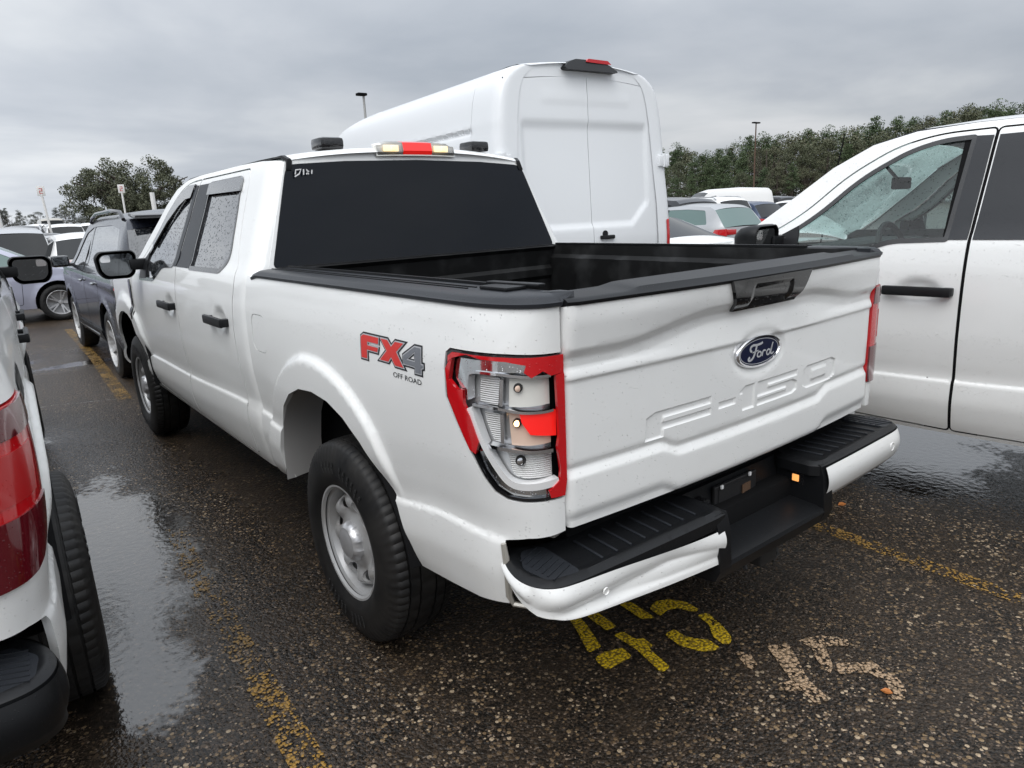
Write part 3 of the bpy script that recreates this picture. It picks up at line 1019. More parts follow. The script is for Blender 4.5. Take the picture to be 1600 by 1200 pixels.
    def ell(a, b, n=48): return [(a * math.cos(t_), 1.145 + b * math.sin(t_)) for t_ in np.linspace(0, 2 * PI, n, endpoint=False)]
    def ring():
        b = MB(); n = 48
        prof = [(1.0, 0), (1.0, .006), (.96, .010), (.90, .009), (.885, .006)]
        vs = []
        for k in range(n):
            t_ = 2 * PI * k / n
            for s_, h in prof: vs.append((.124 * s_ * math.cos(t_), ye - h, 1.145 + .053 * (1 - (1 - s_) * 1.6) * math.sin(t_)))
        b.add(vs, [(k * 5 + i, k * 5 + i + 1, ((k + 1) % n) * 5 + i + 1, ((k + 1) % n) * 5 + i) for k in range(n) for i in range(4)])
        return mesh_from('emblem_ring', b.v, b.f, 'chrome_clean', angle=50)
    link_mesh('emblem_ring', cached('ering', ring), em)
    def flat(name, pls, off, m):
        vs, fs = [], []
        for pl in pls:
            X, F = panel(pl if area(pl) > 0 else pl[::-1], lambda x, z: np.stack([x, 0 * x + ye - off, z], -1), .02)
            b = len(vs); vs += list(X); fs += [tuple(i + b for i in q) for q in F]
        return mesh_from(name, vs, fs, m)
    link_mesh('emblem_field', cached('efield', lambda: flat('emblem_field', [ell(.111, .044)], .006, 'badge_blue')), em)
    def line_ring():
        a, c = ell(.106, .0405), ell(.1035, .0385)
        X, F = panel(a, lambda x, z: np.stack([x, 0 * x + ye - .0068, z], -1), .02, [c])
        return mesh_from('emblem_line', X, F, 'decal_silver')
    link_mesh('emblem_line', cached('eline', line_ring), em)
    strokes = [  # script lettering, centre lines in a 200 x 90 box
        ([(52, 58), (44, 66), (46, 78), (60, 84), (80, 82), (104, 84), (114, 88)], 7), ([(80, 82), (74, 60), (64, 38), (52, 26), (38, 24), (34, 32), (42, 38)], 7),
        ([(56, 54), (72, 56), (90, 58)], 4), ([(96, 30), (86, 34), (86, 46), (96, 52), (106, 46), (104, 34), (96, 30)], 5),
        ([(112, 30), (118, 50), (128, 52), (132, 48)], 5), ([(160, 46), (150, 52), (140, 44), (142, 32), (152, 30), (162, 44), (176, 78)], 5), ([(172, 66), (164, 36), (172, 30), (182, 36)], 5)]
    def script():
        pls = [[(-.093 + x * .00095, 1.103 + z * .00078) for x, z in ribbon(spl2(p, 5), w_ * 1.35)] for p, w_ in strokes]
        return flat('emblem_script', pls, .0072, 'decal_silver')
    link_mesh('emblem_script', cached('escript', script), em)

    # ---------- tail lights
    for sd_ in (-1, 1):
        tl = empty('tail_light'); tl.parent = root
        mi = sd_ > 0
        g_in = inset(LP(LIGHT)[::-1], .004)
        def put(name, poly, off, m, step=.02, holes=(), depth=0.0, key=None, angle=40, poly_is_light=True):
            pl = LP(poly) if poly_is_light else poly
            if area(pl) < 0: pl = pl[::-1]
            k_ = (key or name, sd_, broken, tuple(pl[0]), m)
            me = cached(k_, lambda: mesh_from(name, *panel(pl, bed_f(off), step, holes, depth, bed_inn, True, mi), m, angle=angle))
            return link_mesh(name, me, tl)
        if broken and sd_ < 0:
            put('gasket', g_in, -.002, 'gloss_black', holes=[inset(g_in, .008)], depth=.03, poly_is_light=False)
            def hous():
                pl = inset(g_in, .007)
                def f(u, z):
                    p = bed_f(-.038)(u, z)
                    return p
                return mesh_from('lamp_housing', *panel(pl, f, .012, (), 0, bed_inn, True, mi), 'housing_silver', angle=60)
            link_mesh('lamp_housing', cached('hous', hous), tl)
            # bright inner rim of the housing between gasket and frame
            put('housing_lip', [(0.012, 1.235), (0.04, 1.247), (0.211, 1.251), (0.262, 1.243), (.27, 1.225), (.19, 1.222), (.10, 1.218), (.08, 1.20), (.078, 1.145), (.060, 1.15), (.02, 1.19)], -.012, 'chrome', .015, depth=.02)
            put('housing_lip', [(.098, 1.02), (.125, .955), (.16, .915), (.205, .894), (.30, .889), (.335, .892), (.335, .918), (.254, .912), (.20, .918), (.158, .965), (.118, 1.04)], -.012, 'chrome', .015, depth=.02)
            put('red_lens_shard', [(0.003, 1.25), (0.023, 1.262), (0.211, 1.264), (0.366, 1.262), (0.366, 1.217), (0.325, 1.214), (0.303, 1.228), (0.274, 1.213), (0.256, 1.227), (0.261, 1.245), (0.211, 1.254), (0.136, 1.255), (0.083, 1.262), (0.05, 1.254), (0.022, 1.246), (0.003, 1.233)], .004, 'red_lens', depth=.012)
            put('red_lens_shard', [(-0.01, 1.214), (0.006, 1.233), (0.022, 1.245), (0.006, 1.186), (0.041, 1.165), (0.069, 1.167), (0.069, 1.13), (0.091, 1.1), (0.119, 1.034), (0.104, 0.998), (0.082, 1.005), (0.0, 1.136)], .004, 'red_lens', depth=.012)
            put('red_lens_shard', [(0.340, 1.213), (0.366, 1.217), (0.368, 1.21), (0.368, 0.928), (0.36, 0.886), (0.313, 0.889), (0.308, 0.909), (0.344, 0.932), (0.348, 0.958), (0.339, 1.023), (0.346, 1.052)], .004, 'red_lens', depth=.012)
            put('red_reflector', [(0.24, 1.12), (0.35, 1.118), (0.349, 1.05), (0.268, 1.062), (0.245, 1.095)], -.012, 'red_lens_glow', depth=.01)
            put('ribbed_reflector', [(0.113, 1.214), (0.18, 1.206), (0.173, 1.135), (0.109, 1.137)], -.022, 'reflector_ribbed')
            put('ribbed_reflector', [(0.125, 1.114), (0.179, 1.112), (0.174, 1.035), (0.152, 1.04), (0.129, 1.089)], -.022, 'reflector_ribbed', key='rr2')
            put('bulb_bowl', [(0.208, 1.206), (0.352, 1.207), (0.352, 1.134), (0.27, 1.132), (0.205, 1.132)], -.026, 'reflector_white', key='b1')
            put('bulb_bowl', [(0.204, 1.115), (0.248, 1.12), (0.25, 1.085), (0.268, 1.058), (0.352, 1.05), (0.350, 1.03), (0.266, 1.028), (0.208, 1.03)], -.026, 'reflector_warm', key='b2')
            put('bulb_bowl', [(0.194, 1.011), (0.352, 1.003), (0.352, 0.938), (0.238, 0.938), (0.205, 0.955)], -.026, 'reflector_ribbed', key='b3')
            def shelf(name, path, wd, off, dep, m='chrome_clean'):
                put(name, ribbon(spl2(path, 4), wd), off, m, .02, depth=dep, key=name + str(path[0]))
            shelf('chrome_frame', [(0.087, 1.122), (0.127, 1.036), (0.168, 0.973), (0.205, 0.932), (0.254, 0.923), (0.342, 0.929)], .019, .000, .035, 'frame_bright')
            shelf('chrome_frame', [(0.079, 1.141), (0.079, 1.193), (0.096, 1.216), (0.191, 1.219), (0.258, 1.214), (0.330, 1.212)], .007, -.004, .03)
            shelf('shelf', [(0.094, 1.13), (0.186, 1.129), (0.246, 1.122), (0.307, 1.12), (0.338, 1.121)], .007, -.006, .03)
            shelf('shelf', [(0.14, 1.025), (0.208, 1.021), (0.266, 1.016), (0.332, 1.014)], .010, -.006, .03)
            shelf('shelf', [(0.192, 1.205), (0.188, 1.136)], .010, -.010, .025)
            shelf('shelf', [(0.190, 1.114), (0.188, 1.036)], .010, -.010, .025)
            for (s_, z_, r_, gl) in ((.236, 1.183, .012, 0), (.230, 1.092, .012, 1), (.234, .990, .014, 0)):
                p = bed_f(-.028)(np.array([.27 - s_]), np.array([z_]))[0]
                q = bed_f(-.016)(np.array([.27 - s_]), np.array([z_]))[0]
                b = MB(); b.tube([p, q], [r_, r_ * .9], 16); b.make('bulb_socket', 'dark_metal', tl)
                b = MB(); e_ = q + (q - p) * .6 + np.array((0.004, 0, 0)); b.tube([q, (q + e_) / 2, e_], [r_ * .6, r_ * .7, r_ * .3], 12); b.make('bulb', 'lit_bulb' if gl else 'reflector_warm' if z_ > 1.1 else 'chrome_clean', tl)
        else:
            md = 'red_lens'
            put('lens', g_in, .005, 'red_lens', poly_is_light=False, step=.015, depth=.02, key='lens')
            low = [(.055, 1.03), (.37, 1.03), (.37, .925), (.36, .885), (.299, .883), (.236, .883), (.192, .887), (.153, .903), (.122, .938)]
            put('lens_band', low, .009, 'dark_red_lens', depth=.006, key='lensl')
            put('lens_band', [(-.01, 1.25), (.01, 1.266), (.36, 1.264), (.366, 1.20), (.03, 1.20), (-.012, 1.215)], .009, 'dark_red_lens', depth=.006, key='lensu')
            put('lens_core', [(.10, 1.17), (.30, 1.17), (.30, 1.06), (.13, 1.06)], .0065, 'lens_core', depth=.002, key='lcore')
    # ---------- rear bumper
    sgn_b = 1
    plan = [(-.905, .165), (-.955, .10), (-.985, .02), (-.983, -.045), (-.950, -.092), (-.88, -.112), (-.70, -.120), (-.50, -.126), (-.30, -.130)]
    ps = spl2(plan, 9)
    for sd_ in (-1, 1):
        dmg = dented and sd_ < 0
        def cover(dmg=dmg, sd_=sd_):
            n = len(ps); m_ = 26
            vs, fs = [], []
            for i, (x, y) in enumerate(ps):
                q = i / (n - 1)
                zt_ = .694 if q > .3 else .694 + (.3 - q) * .05
                if dmg:
                    zt_ = .700 - .042 * smoothstep(np.array(x), -.95, -.30)
                    zb = float(np.interp(i, [0, 14, 29, 36, 47, n - 1], [zt_ - .004, .662, .622, .616, .598, .552]))
                else:
                    zb = float(np.interp(i, [0, 14, 32, n - 1], [.62, .57, .555, .55]))
                for j in range(m_):
                    t_ = j / (m_ - 1)
                    z = zt_ + (zb - zt_) * t_
                    bulge = .014 * math.sin(PI * min(t_ * 1.3, 1)) - .030 * max(0, t_ - .75) / .25 * (0 if dmg else 1)
                    xx, yy = x, y
                    if q > .35: yy -= bulge
                    else: xx -= bulge * .8
                    if dmg and q > .40:
                        # a sharp fold runs from the low outer corner up to the pad, the sheet caved in along it
                        tc_ = float(np.interp(x, [-.95, -.88, -.55, -.42, -.30], [.90, .80, .34, .40, .55]))
                        A_ = float(np.interp(x, [-.95, -.88, -.70, -.50, -.38, -.30], [0, .012, .026, .022, .012, .004]))
                        yy += A_ * (t_ / tc_ if t_ < tc_ else max(0.0, 1 - (t_ - tc_) / max(.10, 1 - tc_) * 1.25))
                        if t_ > tc_: yy -= .012 * (t_ - tc_)
                    vs.append((xx, yy, z))
            for i in range(n - 1):
                for j in range(m_ - 1):
                    a = i * m_ + j; fs.append((a, a + 1, a + m_ + 1, a + m_))
            # turned-in bottom lip
            b0 = len(vs)
            for i in range(n):
                x, y, z = vs[i * m_ + m_ - 1]
                vs.append((x * .985, y + .03, z + .006))
            for i in range(n - 1):
                a = i * m_ + m_ - 1; fs.append((a, b0 + i, b0 + i + 1, a + m_))
            if sd_ > 0: vs = [(-x * .965, y, z) for x, y, z in vs]
            else: fs = [q[::-1] for q in fs]
            return mesh_from('bumper_cover', vs, [q[::-1] for q in fs], bp_m, angle=60 if not dmg else 50)
        link_mesh('bumper_cover', cached(('cover', sd_, dmg, bp_m), cover), root)
        def pad(sd_=sd_):
            out = [(x * .998, y + .004) for x, y in ps if x < -.30] + [(-.285, -.122), (-.262, -.09), (-.262, .03), (-.30, .095), (-.80, .105), (-.86, .13)]
            out = [(x, y) for x, y in out]
            if area(out) < 0: out = out[::-1]
            def f(x, y):
                d = edge_dist(x, y, out)
                return np.stack([x, y, .700 + .012 * smoothstep(d, 0, .018) - .006 * smoothstep(d, .03, .04)], -1)
            X, F = panel(out, f, .014, (), .035, (0, 0, -1), False, sd_ > 0)
            if sd_ > 0: X = X * np.array((.965, 1, 1))
            return mesh_from('step_pad', X, F, 'black_plastic', angle=40)
        link_mesh('step_pad', cached(('pad', sd_), pad), root)
        def rib(sd_=sd_):
            b = MB(); b.box((0, 0, 0), (.008, .125, .006), bev=.002)
            return mesh_from('tread_rib', b.v, b.f, 'grey_plastic')
        for k in range(8):
            o = link_mesh('tread_rib', cached('rib', rib), root)
            o.location = (sd_ * (.36 + k * .056), -.012, .7085)
            o.rotation_euler = (0, 0, sd_ * .10)
        def cpad(sd_=sd_):
            b = MB()
            pl = round_poly([(-.955, .02), (-.945, -.07), (-.85, -.09), (-.835, .085), (-.90, .10)], .02)
            b.prism(pl, lambda x, y: (x, y, .706), lambda x, y: (x, y, .712))
            for k in range(7):
                b.box((-.895, .07 - k * .022, .7135), (.085, .004, .003), rz=.35)
            v = b.v if sd_ < 0 else [(-x, y, z) for x, y, z in b.v]
            return mesh_from('corner_pad', v, b.f, 'grey_plastic', smooth=False)
        o = link_mesh('corner_pad', cached(('cpad', sd_), cpad), root)
        if sd_ > 0: o.scale = (.965, 1, 1)
        def sensor(sd_=sd_):
            b = MB(); b.lathe([(.0, 0), (.013, 0), (.016, .003), (.018, .0)], 20)
            return mesh_from('parking_sensor', [(y, x * -1, z) for x, y, z in b.v], b.f, wp)
        if not dmg:
            o = link_mesh('parking_sensor', cached('sensor', sensor), root); o.location = (sd_ * .80, -.128, .645)
        else:
            o = link_mesh('parking_sensor', cached('sensor', sensor), root); o.location = (-.80, -.126, .650); o.scale = (.6, 1, .6)
    def centre():
        b = MB()
        sec = [(.10, .700), (.055, .702), (.045, .60), (.03, .565), (-.11, .555), (-.138, .548), (-.142, .535), (-.125, .49), (-.03, .465), (.05, .47)]
        vs = []
        xs = [-.30, -.275, -.10, .10, .275, .30]
        for x in xs:
            for y, z in sec: vs.append((x, y, z))
        n = len(sec)
        b.add(vs, [(i * n + j, (i + 1) * n + j, (i + 1) * n + j + 1, i * n + j + 1) for i in range(5) for j in range(n - 1)])
        for sx in (-1, 1):
            # sloping cheek between pad and centre step
            pl = [(.10, .705), (-.118, .705), (-.132, .66), (-.142, .53), (-.125, .49), (.05, .47)]
            b.add([(sx * .272, y, z) for y, z in pl] + [(sx * .33, y, z) for y, z in pl], [tuple(range(6)), tuple(range(11, 5, -1))] + [(i, (i + 1) % 6, (i + 1) % 6 + 6, i + 6) for i in range(6)])
        b.box((0, .13, .735), (1.58, .08, .02))
        return mesh_from('centre_step', b.v, b.f, 'black_plastic', angle=30)
    link_mesh('centre_step', cached('centre', centre), root)
    def sub(name, fn, m, par=root, **k):
        def g():
            b = MB(); fn(b); return mesh_from(name, b.v, b.f, m, **k)
        return link_mesh(name, cached(('sub', name, m, root.name if False else fn.__code__.co_firstlineno), g), par)
    sub('lower_beam', lambda b: (b.box((0, .04, .58), (1.70, .10, .10), bev=.02), b.box((0, .11, .62), (1.76, .12, .10), bev=.02)), 'matte_black')
    sub('plate_recess', lambda b: (b.box((.0, .040, .640), (.24, .012, .10), bev=.004), b.box((.0, .034, .640), (.20, .006, .075))), 'plate_back', smooth=False)
    sub('plate_opening', lambda b: b.box((.055, .030, .638), (.055, .004, .045), rz=.1), 'orange_lit', smooth=False)  # orange light inside the opening, painted as a flat brown block
    sub('plate_clip', lambda b: (b.box((-.09, .028, .686), (.012, .008, .014), bev=.003)), 'white_mark')
    sub('plate_clip', lambda b: (b.box((.07, .028, .690), (.012, .008, .014), bev=.003)), 'white_mark')
    sub('trailer_socket', lambda b: (b.tube([(-.19, .05, .645), (-.19, .022, .642)], [.034, .032], 18), b.tube([(-.19, .024, .642), (-.19, .012, .640)], [.018, .012], 12)), 'gloss_black')
    sub('plate_lamp', lambda b: b.box((.2700, -.030, .636), (.006, .026, .026), bev=.003), 'amber_glow')
    sub('plate_lamp_bezel', lambda b: b.box((.2725, -.035, .640), (.006, .052, .052), bev=.004), 'gloss_black')
    sub('hitch_receiver', lambda b: (b.box((.02, -.01, .455), (.10, .16, .09), bev=.01), b.tube([(-.5, .08, .44), (.5, .08, .44)], .03, 10), b.tube([(.12, -.04, .45), (.12, -.06, .40), (.09, -.06, .385)], .008, 6), b.tube([(-.06, -.04, .45), (-.07, -.06, .41)], .008, 6)), 'dark_metal')
    # ---------- cab
    cf = cab_f()
    both('cab_frame', 'cabframe', root, wp, lambda mi: panel(CABTOP, cf, .03, [inset(RD, -.0065), inset(FD, -.0065)], .02, (1, 0, 0), True, mi))
    for nm, D, Wd, BP, hy in (('rear_door', RD, RW, BPR, 2.36), ('front_door', FD, FW, BPF, 3.40)):
        gm_ = 'wet_side_glass' if nm == 'rear_door' else glass_front
        for sd_ in (-1, 1):
            mi = sd_ > 0
            dr = empty(nm); dr.parent = root
            link_mesh('door_skin', cached((nm, sd_), lambda: mesh_from('door_skin', *panel(inset(D, .002), cf, .02, [Wd], .018, (1, 0, 0), True, mi, extra=crease_pts(D[0][0] if False else min(p[0] for p in D), max(p[0] for p in D), inset(D, .002), [Wd])), wp)), dr)
            link_mesh('window', cached((nm, 'g', sd_, gm_), lambda: mesh_from('window', *panel(inset(Wd, -.004), cab_f(-.008), .05, (), 0, (1, 0, 0), True, mi), gm_)), dr)
            link_mesh('window_trim', cached((nm, 't', sd_), lambda: mesh_from('window_trim', *panel(inset(Wd, -.010), cab_f(.003), .03, [inset(Wd, .012)], .014, (1, 0, 0), True, mi), 'gloss_black')), dr)
            link_mesh('pillar_trim', cached((nm, 'p', sd_), lambda: mesh_from('pillar_trim', *panel(BP, cab_f(.004), .05, (), .005, (1, 0, 0), True, mi), 'grey_plastic')), dr)
            def hd(mi=mi, hy=hy):
                b = MB()
                xo = float(Wside(np.array(hy + .2), np.array(1.15)))
                b.box((-(xo + .033), hy, 1.150), (.024, .30, .046), bev=.012)
                b.box((-(xo + .012), hy - .13, 1.150), (.045, .045, .040), bev=.008)
                b.box((-(xo + .010), hy + .13, 1.150), (.04, .03, .030), bev=.008)
                v = b.v if not mi else [(-x, y, z) for x, y, z in b.v]
                return mesh_from('door_handle', v, b.f if not mi else [q[::-1] for q in b.f], 'black_plastic')
            link_mesh('door_handle', cached((nm, 'h', sd_), hd), dr)
            if visors:
                def vis(mi=mi, nm=nm):
                    if nm == 'rear_door':
                        pl = [(2.345, 1.772), (2.957, 1.778), (2.968, 1.842), (2.40, 1.842), (2.365, 1.825)]
                    else:
                        top = [(3.28, 1.852), (3.42, 1.852), (3.58, 1.812), (3.78, 1.70), (3.97, 1.51)]
                        bot = [(3.93, 1.49), (3.73, 1.645), (3.54, 1.735), (3.41, 1.772), (3.30, 1.777)]
                        pl = (top + bot)[::-1]
                    if area(pl) < 0: pl = pl[::-1]
                    return mesh_from('rain_visor', *panel(pl, cab_f(.013), .03, (), .010, (1, 0, 0), True, mi), 'wet_side_glass')
                link_mesh('rain_visor', cached((nm, 'v', sd_), vis), dr)
            if nm == 'front_door':
                sail = [(4.20, 1.275), (4.12, 1.41), (4.03, 1.46), (4.00, 1.283)]
                if area(sail) < 0: sail = sail[::-1]
                link_mesh('mirror_sail', cached(('sail', sd_), lambda: mesh_from('mirror_sail', *panel(sail, cab_f(.004), .05, (), .01, (1, 0, 0), True, mi), 'black_plastic')), dr)
    both('door_gap_shade', 'gapshade', root, 'matte_black', lambda mi: panel([(3.10, .46), (3.33, .46), (3.33, 1.87), (3.10, 1.87)], cab_f(-.0035), .022, (), 0, (1, 0, 0), True, mi, extra=crease_pts(3.11, 3.32, [(3.10, .46), (3.33, .46), (3.33, 1.87), (3.10, 1.87)])))  # matte black sheets behind the door gaps stand in for their shade
    both('door_gap_shade', 'gapshade2', root, 'matte_black', lambda mi: panel([(2.05, .46), (2.20, .46), (2.20, 1.40), (2.05, 1.40)], cab_f(-.0035), .022, (), 0, (1, 0, 0), True, mi, extra=crease_pts(2.06, 2.19, [(2.05, .46), (2.20, .46), (2.20, 1.40), (2.05, 1.40)])))
    both('door_gap_shade', 'gapshade3', root, 'matte_black', lambda mi: panel([(4.46, .50), (4.60, .50), (4.60, 1.25), (4.46, 1.25)], cab_f(-.0035), .022, (), 0, (1, 0, 0), True, mi, extra=crease_pts(4.47, 4.59, [(4.46, .50), (4.60, .50), (4.60, 1.25), (4.46, 1.25)])))
    # back of the cab
    def back_f(off=0.0):
        def f(x, z):
            y = 1.90 + .11 * np.clip((z - 1.40) / .49, 0, 1.1) - .02 * (1 - (x / .85) ** 2) - off
            return np.stack([x, y, z], -1)
        return f
    zt = 1.885
    bp_o = [(-.875, 1.30), (.875, 1.30), (.862, 1.42), (.70, 1.868), (.69, zt)] + [(x, zt + .050 * (1 - abs(x / .69) ** 2.4)) for x in np.linspace(.62, -.62, 20)] + [(-.69, zt), (-.70, 1.868), (-.862, 1.42)]
    gl_o = round_poly([(-.846, 1.408), (.846, 1.408), (.694, 1.868), (.4, 1.885), (0, 1.892), (-.4, 1.885), (-.694, 1.868)], [.03, .03, .05, 0, 0, 0, .05])
    link_mesh('cab_back', cached('cabback', lambda: mesh_from('cab_back', *panel(bp_o, back_f(), .03, [gl_o], .02, (0, 1, 0)), wp)), root)
    rw_ = link_mesh('rear_window', cached('rearwin', lambda: mesh_from('rear_window', *panel(inset(gl_o, .001), back_f(.004), .05, (), .02, (0, 1, 0)), 'tinted_glass')), root)
    sub('window_sill', lambda b: b.box((0, 1.885, 1.408), (1.66, .02, .012), bev=.003), 'black_plastic')
    # roof, windscreen, bonnet
    roofp = dens3(STRIP, 3)
    def roof():
        v, f_ = strip_mesh(roofp, [.052] * len(roofp), 31)
        return mesh_from('roof', v, f_, wp)
    link_mesh('roof', cached('roof', roof), root)
    def ditch(mi):
        vs = []; fs = []
        pts = [(1.985, 1.845), (1.995, 1.885), (2.03, 1.903)] + [(y, 1.9045) for y in (2.1, 2.3, 2.6, 3.0, 3.3)] + [(3.55, 1.896), (3.74, 1.85), (3.92, 1.75)]
        hw = [.700, .690, .703, .706, .707, .708, .708, .710, .722, .752, .79]
        for k, ((y, z), h) in enumerate(zip(pts, hw)):
            t_ = (.004 if k > 2 else .007) if k < 9 else .001
            vs += [(-h - .002, y - .002, z - .004), (-h + .004, y - .004, z + t_), (-h + .022, y - .004, z + t_ + .001), (-h + .027, y - .002, z - .004)]
        for i in range(len(pts) - 1):
            for j in range(3): fs.append((4 * i + j, 4 * i + j + 1, 4 * i + j + 5, 4 * i + j + 4))
        fs.append((0, 3, 2, 1))
        if mi: vs = [(-x, y, z) for x, y, z in vs]
        return vs, fs
    both('roof_moulding', 'ditch', root, 'black_plastic', ditch)
    def wsm():
        pts = dens3([(3.74, 1.845, .752), (3.92, 1.745, .79), (4.10, 1.60, .84), (4.32, 1.43, .895), (4.56, 1.275, .93)], 3)
        v, f_ = strip_mesh(pts, [.052 + .06 * i / len(pts) for i in range(len(pts))], 25)
        return mesh_from('windscreen', v, f_, 'windshield_glass')
    link_mesh('windscreen', cached('ws', wsm), root)
    def hood():
        pts = dens3([(4.50, 1.26, .945), (4.60, 1.27, .955), (5.0, 1.262, .955), (5.4, 1.225, .925), (5.62, 1.15, .85), (5.70, 1.05, .80)], 4)
        v, f_ = strip_mesh(pts, .055, 25, 3.0)
        return mesh_from('bonnet', v, f_, wp)
    link_mesh('bonnet', cached('hood', hood), root)
    fo = [(4.545, .50)] + [p for p in ARCH_F if p[0] > 4.56][:0] + [(4.545, .52)]
    fpl = [(4.262, .5)] and ([(4.545, .60)] + [])
    fend = ARCH_F[2:] + [(5.42, .50), (5.69, .50), (5.70, 1.05), (5.62, 1.13), (5.4, 1.20), (5.0, 1.245), (4.65, 1.262), (4.542, 1.285), (4.542, .82)]
    fend = [p for p in fend if p[0] >= 4.541]
    both('fender', 'fender', root, wp, lambda mi: panel(fend, cab_f(), .03, (), .02, (1, 0, 0), True, mi))
    rock = [(1.96, .462), (4.30, .462), (4.38, .60), (4.44, .70), (4.54, .80), (4.54, .515), (4.52, .505), (3.2, .474), (1.96, .484)]
    both('rocker_front', 'rocker2', root, wp, lambda mi: panel([(4.262, .462), (4.54, .50), (4.54, .815), (4.44, .72), (4.35, .60), (4.29, .52)], cab_f(-.002), .03, (), .01, (1, 0, 0), True, mi))
    vent = [(4.575, .955), (4.625, 1.245), (4.585, 1.25), (4.555, 1.20), (4.555, .98)]
    both('fender_vent', 'vent', root, 'gloss_black', lambda mi: panel(vent if area(vent) > 0 else vent[::-1], cab_f(.008), .02, (), .01, (1, 0, 0), True, mi))
    # front end
    sub('grille', lambda b: (b.box((0, 5.66, .93), (1.25, .10, .36), bev=.03), b.box((0, 5.72, .98), (1.2, .03, .04), bev=.01), b.box((0, 5.72, .88), (1.2, .03, .04), bev=.01)), 'gloss_black')
    sub('front_bumper', lambda b: (b.box((0, 5.70, .60), (1.86, .22, .22), bev=.07)), 'grey_plastic')
    for sx in (-1, 1):
        o = sub('headlight', lambda b: (b.box((0, 0, 0), (.30, .16, .26), bev=.05)), 'chrome_clean'); o.location = (sx * .74, 5.60, .96)
    sub('front_shroud', lambda b: b.box((0, 5.45, .80), (1.35, .35, .6), bev=.05), 'matte_black')
    # door mirrors
    for sd_ in (-1, 1):
        mr = empty('door_mirror'); mr.parent = root
        def mh(sd_=sd_):
            b = MB()
            # housing: outline in x,z lofted in y
            out = round_poly([(1.015, 1.318), (.995, 1.44), (1.02, 1.472), (1.215, 1.470), (1.245, 1.435), (1.235, 1.335), (1.20, 1.290), (1.05, 1.288)], .03)
            cxm, czm = 1.12, 1.38
            rings = [(4.105, 1.0), (4.10, .96), (4.125, 1.03), (4.16, 1.02), (4.21, .90), (4.25, .62)]
            n = len(out)
            vs = []
            for y, s_ in rings:
                for x, z in out: vs.append((sd_ * (cxm + (x - cxm) * s_), y, czm + (z - czm) * s_))
            fs = [(i * n + k, i * n + (k + 1) % n, (i + 1) * n + (k + 1) % n, (i + 1) * n + k) for i in range(1, len(rings) - 1) for k in range(n)]
            fs.append(tuple((len(rings) - 1) * n + k for k in range(n)))
            fs += [(k, (k + 1) % n, n + (k + 1) % n, n + k) for k in range(n)]
            b.add(vs, fs)
            b.box((sd_ * .965, 4.13, 1.375), (.16, .07, .075), bev=.02)
            return mesh_from('mirror_housing', b.v, b.f, 'black_plastic')
        link_mesh('mirror_housing', cached(('mh', sd_), mh), mr)
        def mgl(sd_=sd_):
            out = round_poly([(1.03, 1.335), (1.018, 1.43), (1.035, 1.452), (1.195, 1.450), (1.222, 1.425), (1.214, 1.345), (1.185, 1.310), (1.06, 1.308)], .02)
            return mesh_from('mirror_glass', [(sd_ * x, 4.112 - .006 * 0, z) for x, z in out], [tuple(range(len(out)))], 'mirror_glass', smooth=False)
        o = link_mesh('mirror_glass', cached(('mg', sd_), mgl), mr)
        def spot(sd_=sd_):
            out = round_poly([(1.155, 1.40), (1.155, 1.446), (1.195, 1.446), (1.216, 1.424), (1.212, 1.40)], .012)
            return mesh_from('wide_angle_glass', [(sd_ * x, 4.1105, z) for x, z in out], [tuple(range(len(out)))], 'chrome_clean', smooth=False)
        link_mesh('wide_angle_glass', cached(('sp', sd_), spot), mr)
    # stop lamp in the roof edge
    sl = empty('stop_lamp', (0, 0, 0)); sl.parent = root
    def lampseg(x0, x1, ex=0.0, dz=0.0):
        def g(b):
            n = 6
            vs = []; 
            for k in range(n + 1):
                x = x0 + (x1 - x0) * k / n
                zz = 1.885 + .050 * (1 - abs(x / .69) ** 2.4)
                yb = 1.985 - .010 * (1 - (x / .3) ** 2)
                tp = .022 if abs(x) > .20 else .0
                vs += [(x, yb, zz - .018 - dz), (x, yb - .006 - ex, zz + .0), (x, yb + .004 - ex, zz + .040 - tp * .6), (x, yb + .05, zz + .050 - tp * .6)]
            b.add(vs, [(4 * i + j, 4 * i + 4 + j, 4 * i + 5 + j, 4 * i + 1 + j) for i in range(n) for j in range(3)] + [(0, 1, 2, 3), (4 * n + 3, 4 * n + 2, 4 * n + 1, 4 * n)])
        return g
    for nm, x0, x1, m in (('red_segment', -.085, .085, 'red_lens_glow'), ('clear_segment', -.225, -.086, 'lens_clear'), ('clear_segment', .086, .225, 'lens_clear')):
        b = MB(); lampseg(x0, x1, .003)(b)
        link_mesh(nm, cached(('sl', x0), lambda: mesh_from(nm, b.v, b.f, m)), sl)
    b = MB(); lampseg(-.232, .232, -.008, .006)(b)
    link_mesh('lamp_base', cached('slb', lambda: mesh_from('lamp_base', b.v, b.f, 'reflector_white')), sl)
    for x in (-.155, .12 + .02):
        b = MB(); b.box((x, 1.970, 1.945), (.085, .006, .030), bev=.003); b.box((x + .01, 1.964, 1.945), (.022, .01, .024), bev=.003)
        link_mesh('lamp_bulb', cached(('slbulb', x), lambda: mesh_from('lamp_bulb', b.v, b.f, 'lamp_warm')), sl)
    # roof pods
    for x in (-.415, .475):
        o = sub('roof_pod', lambda b: (b.box((0, 0, 0), (.125, .13, .06), bev=.02)), 'gloss_black'); o.location = (x, 2.14, 1.975)
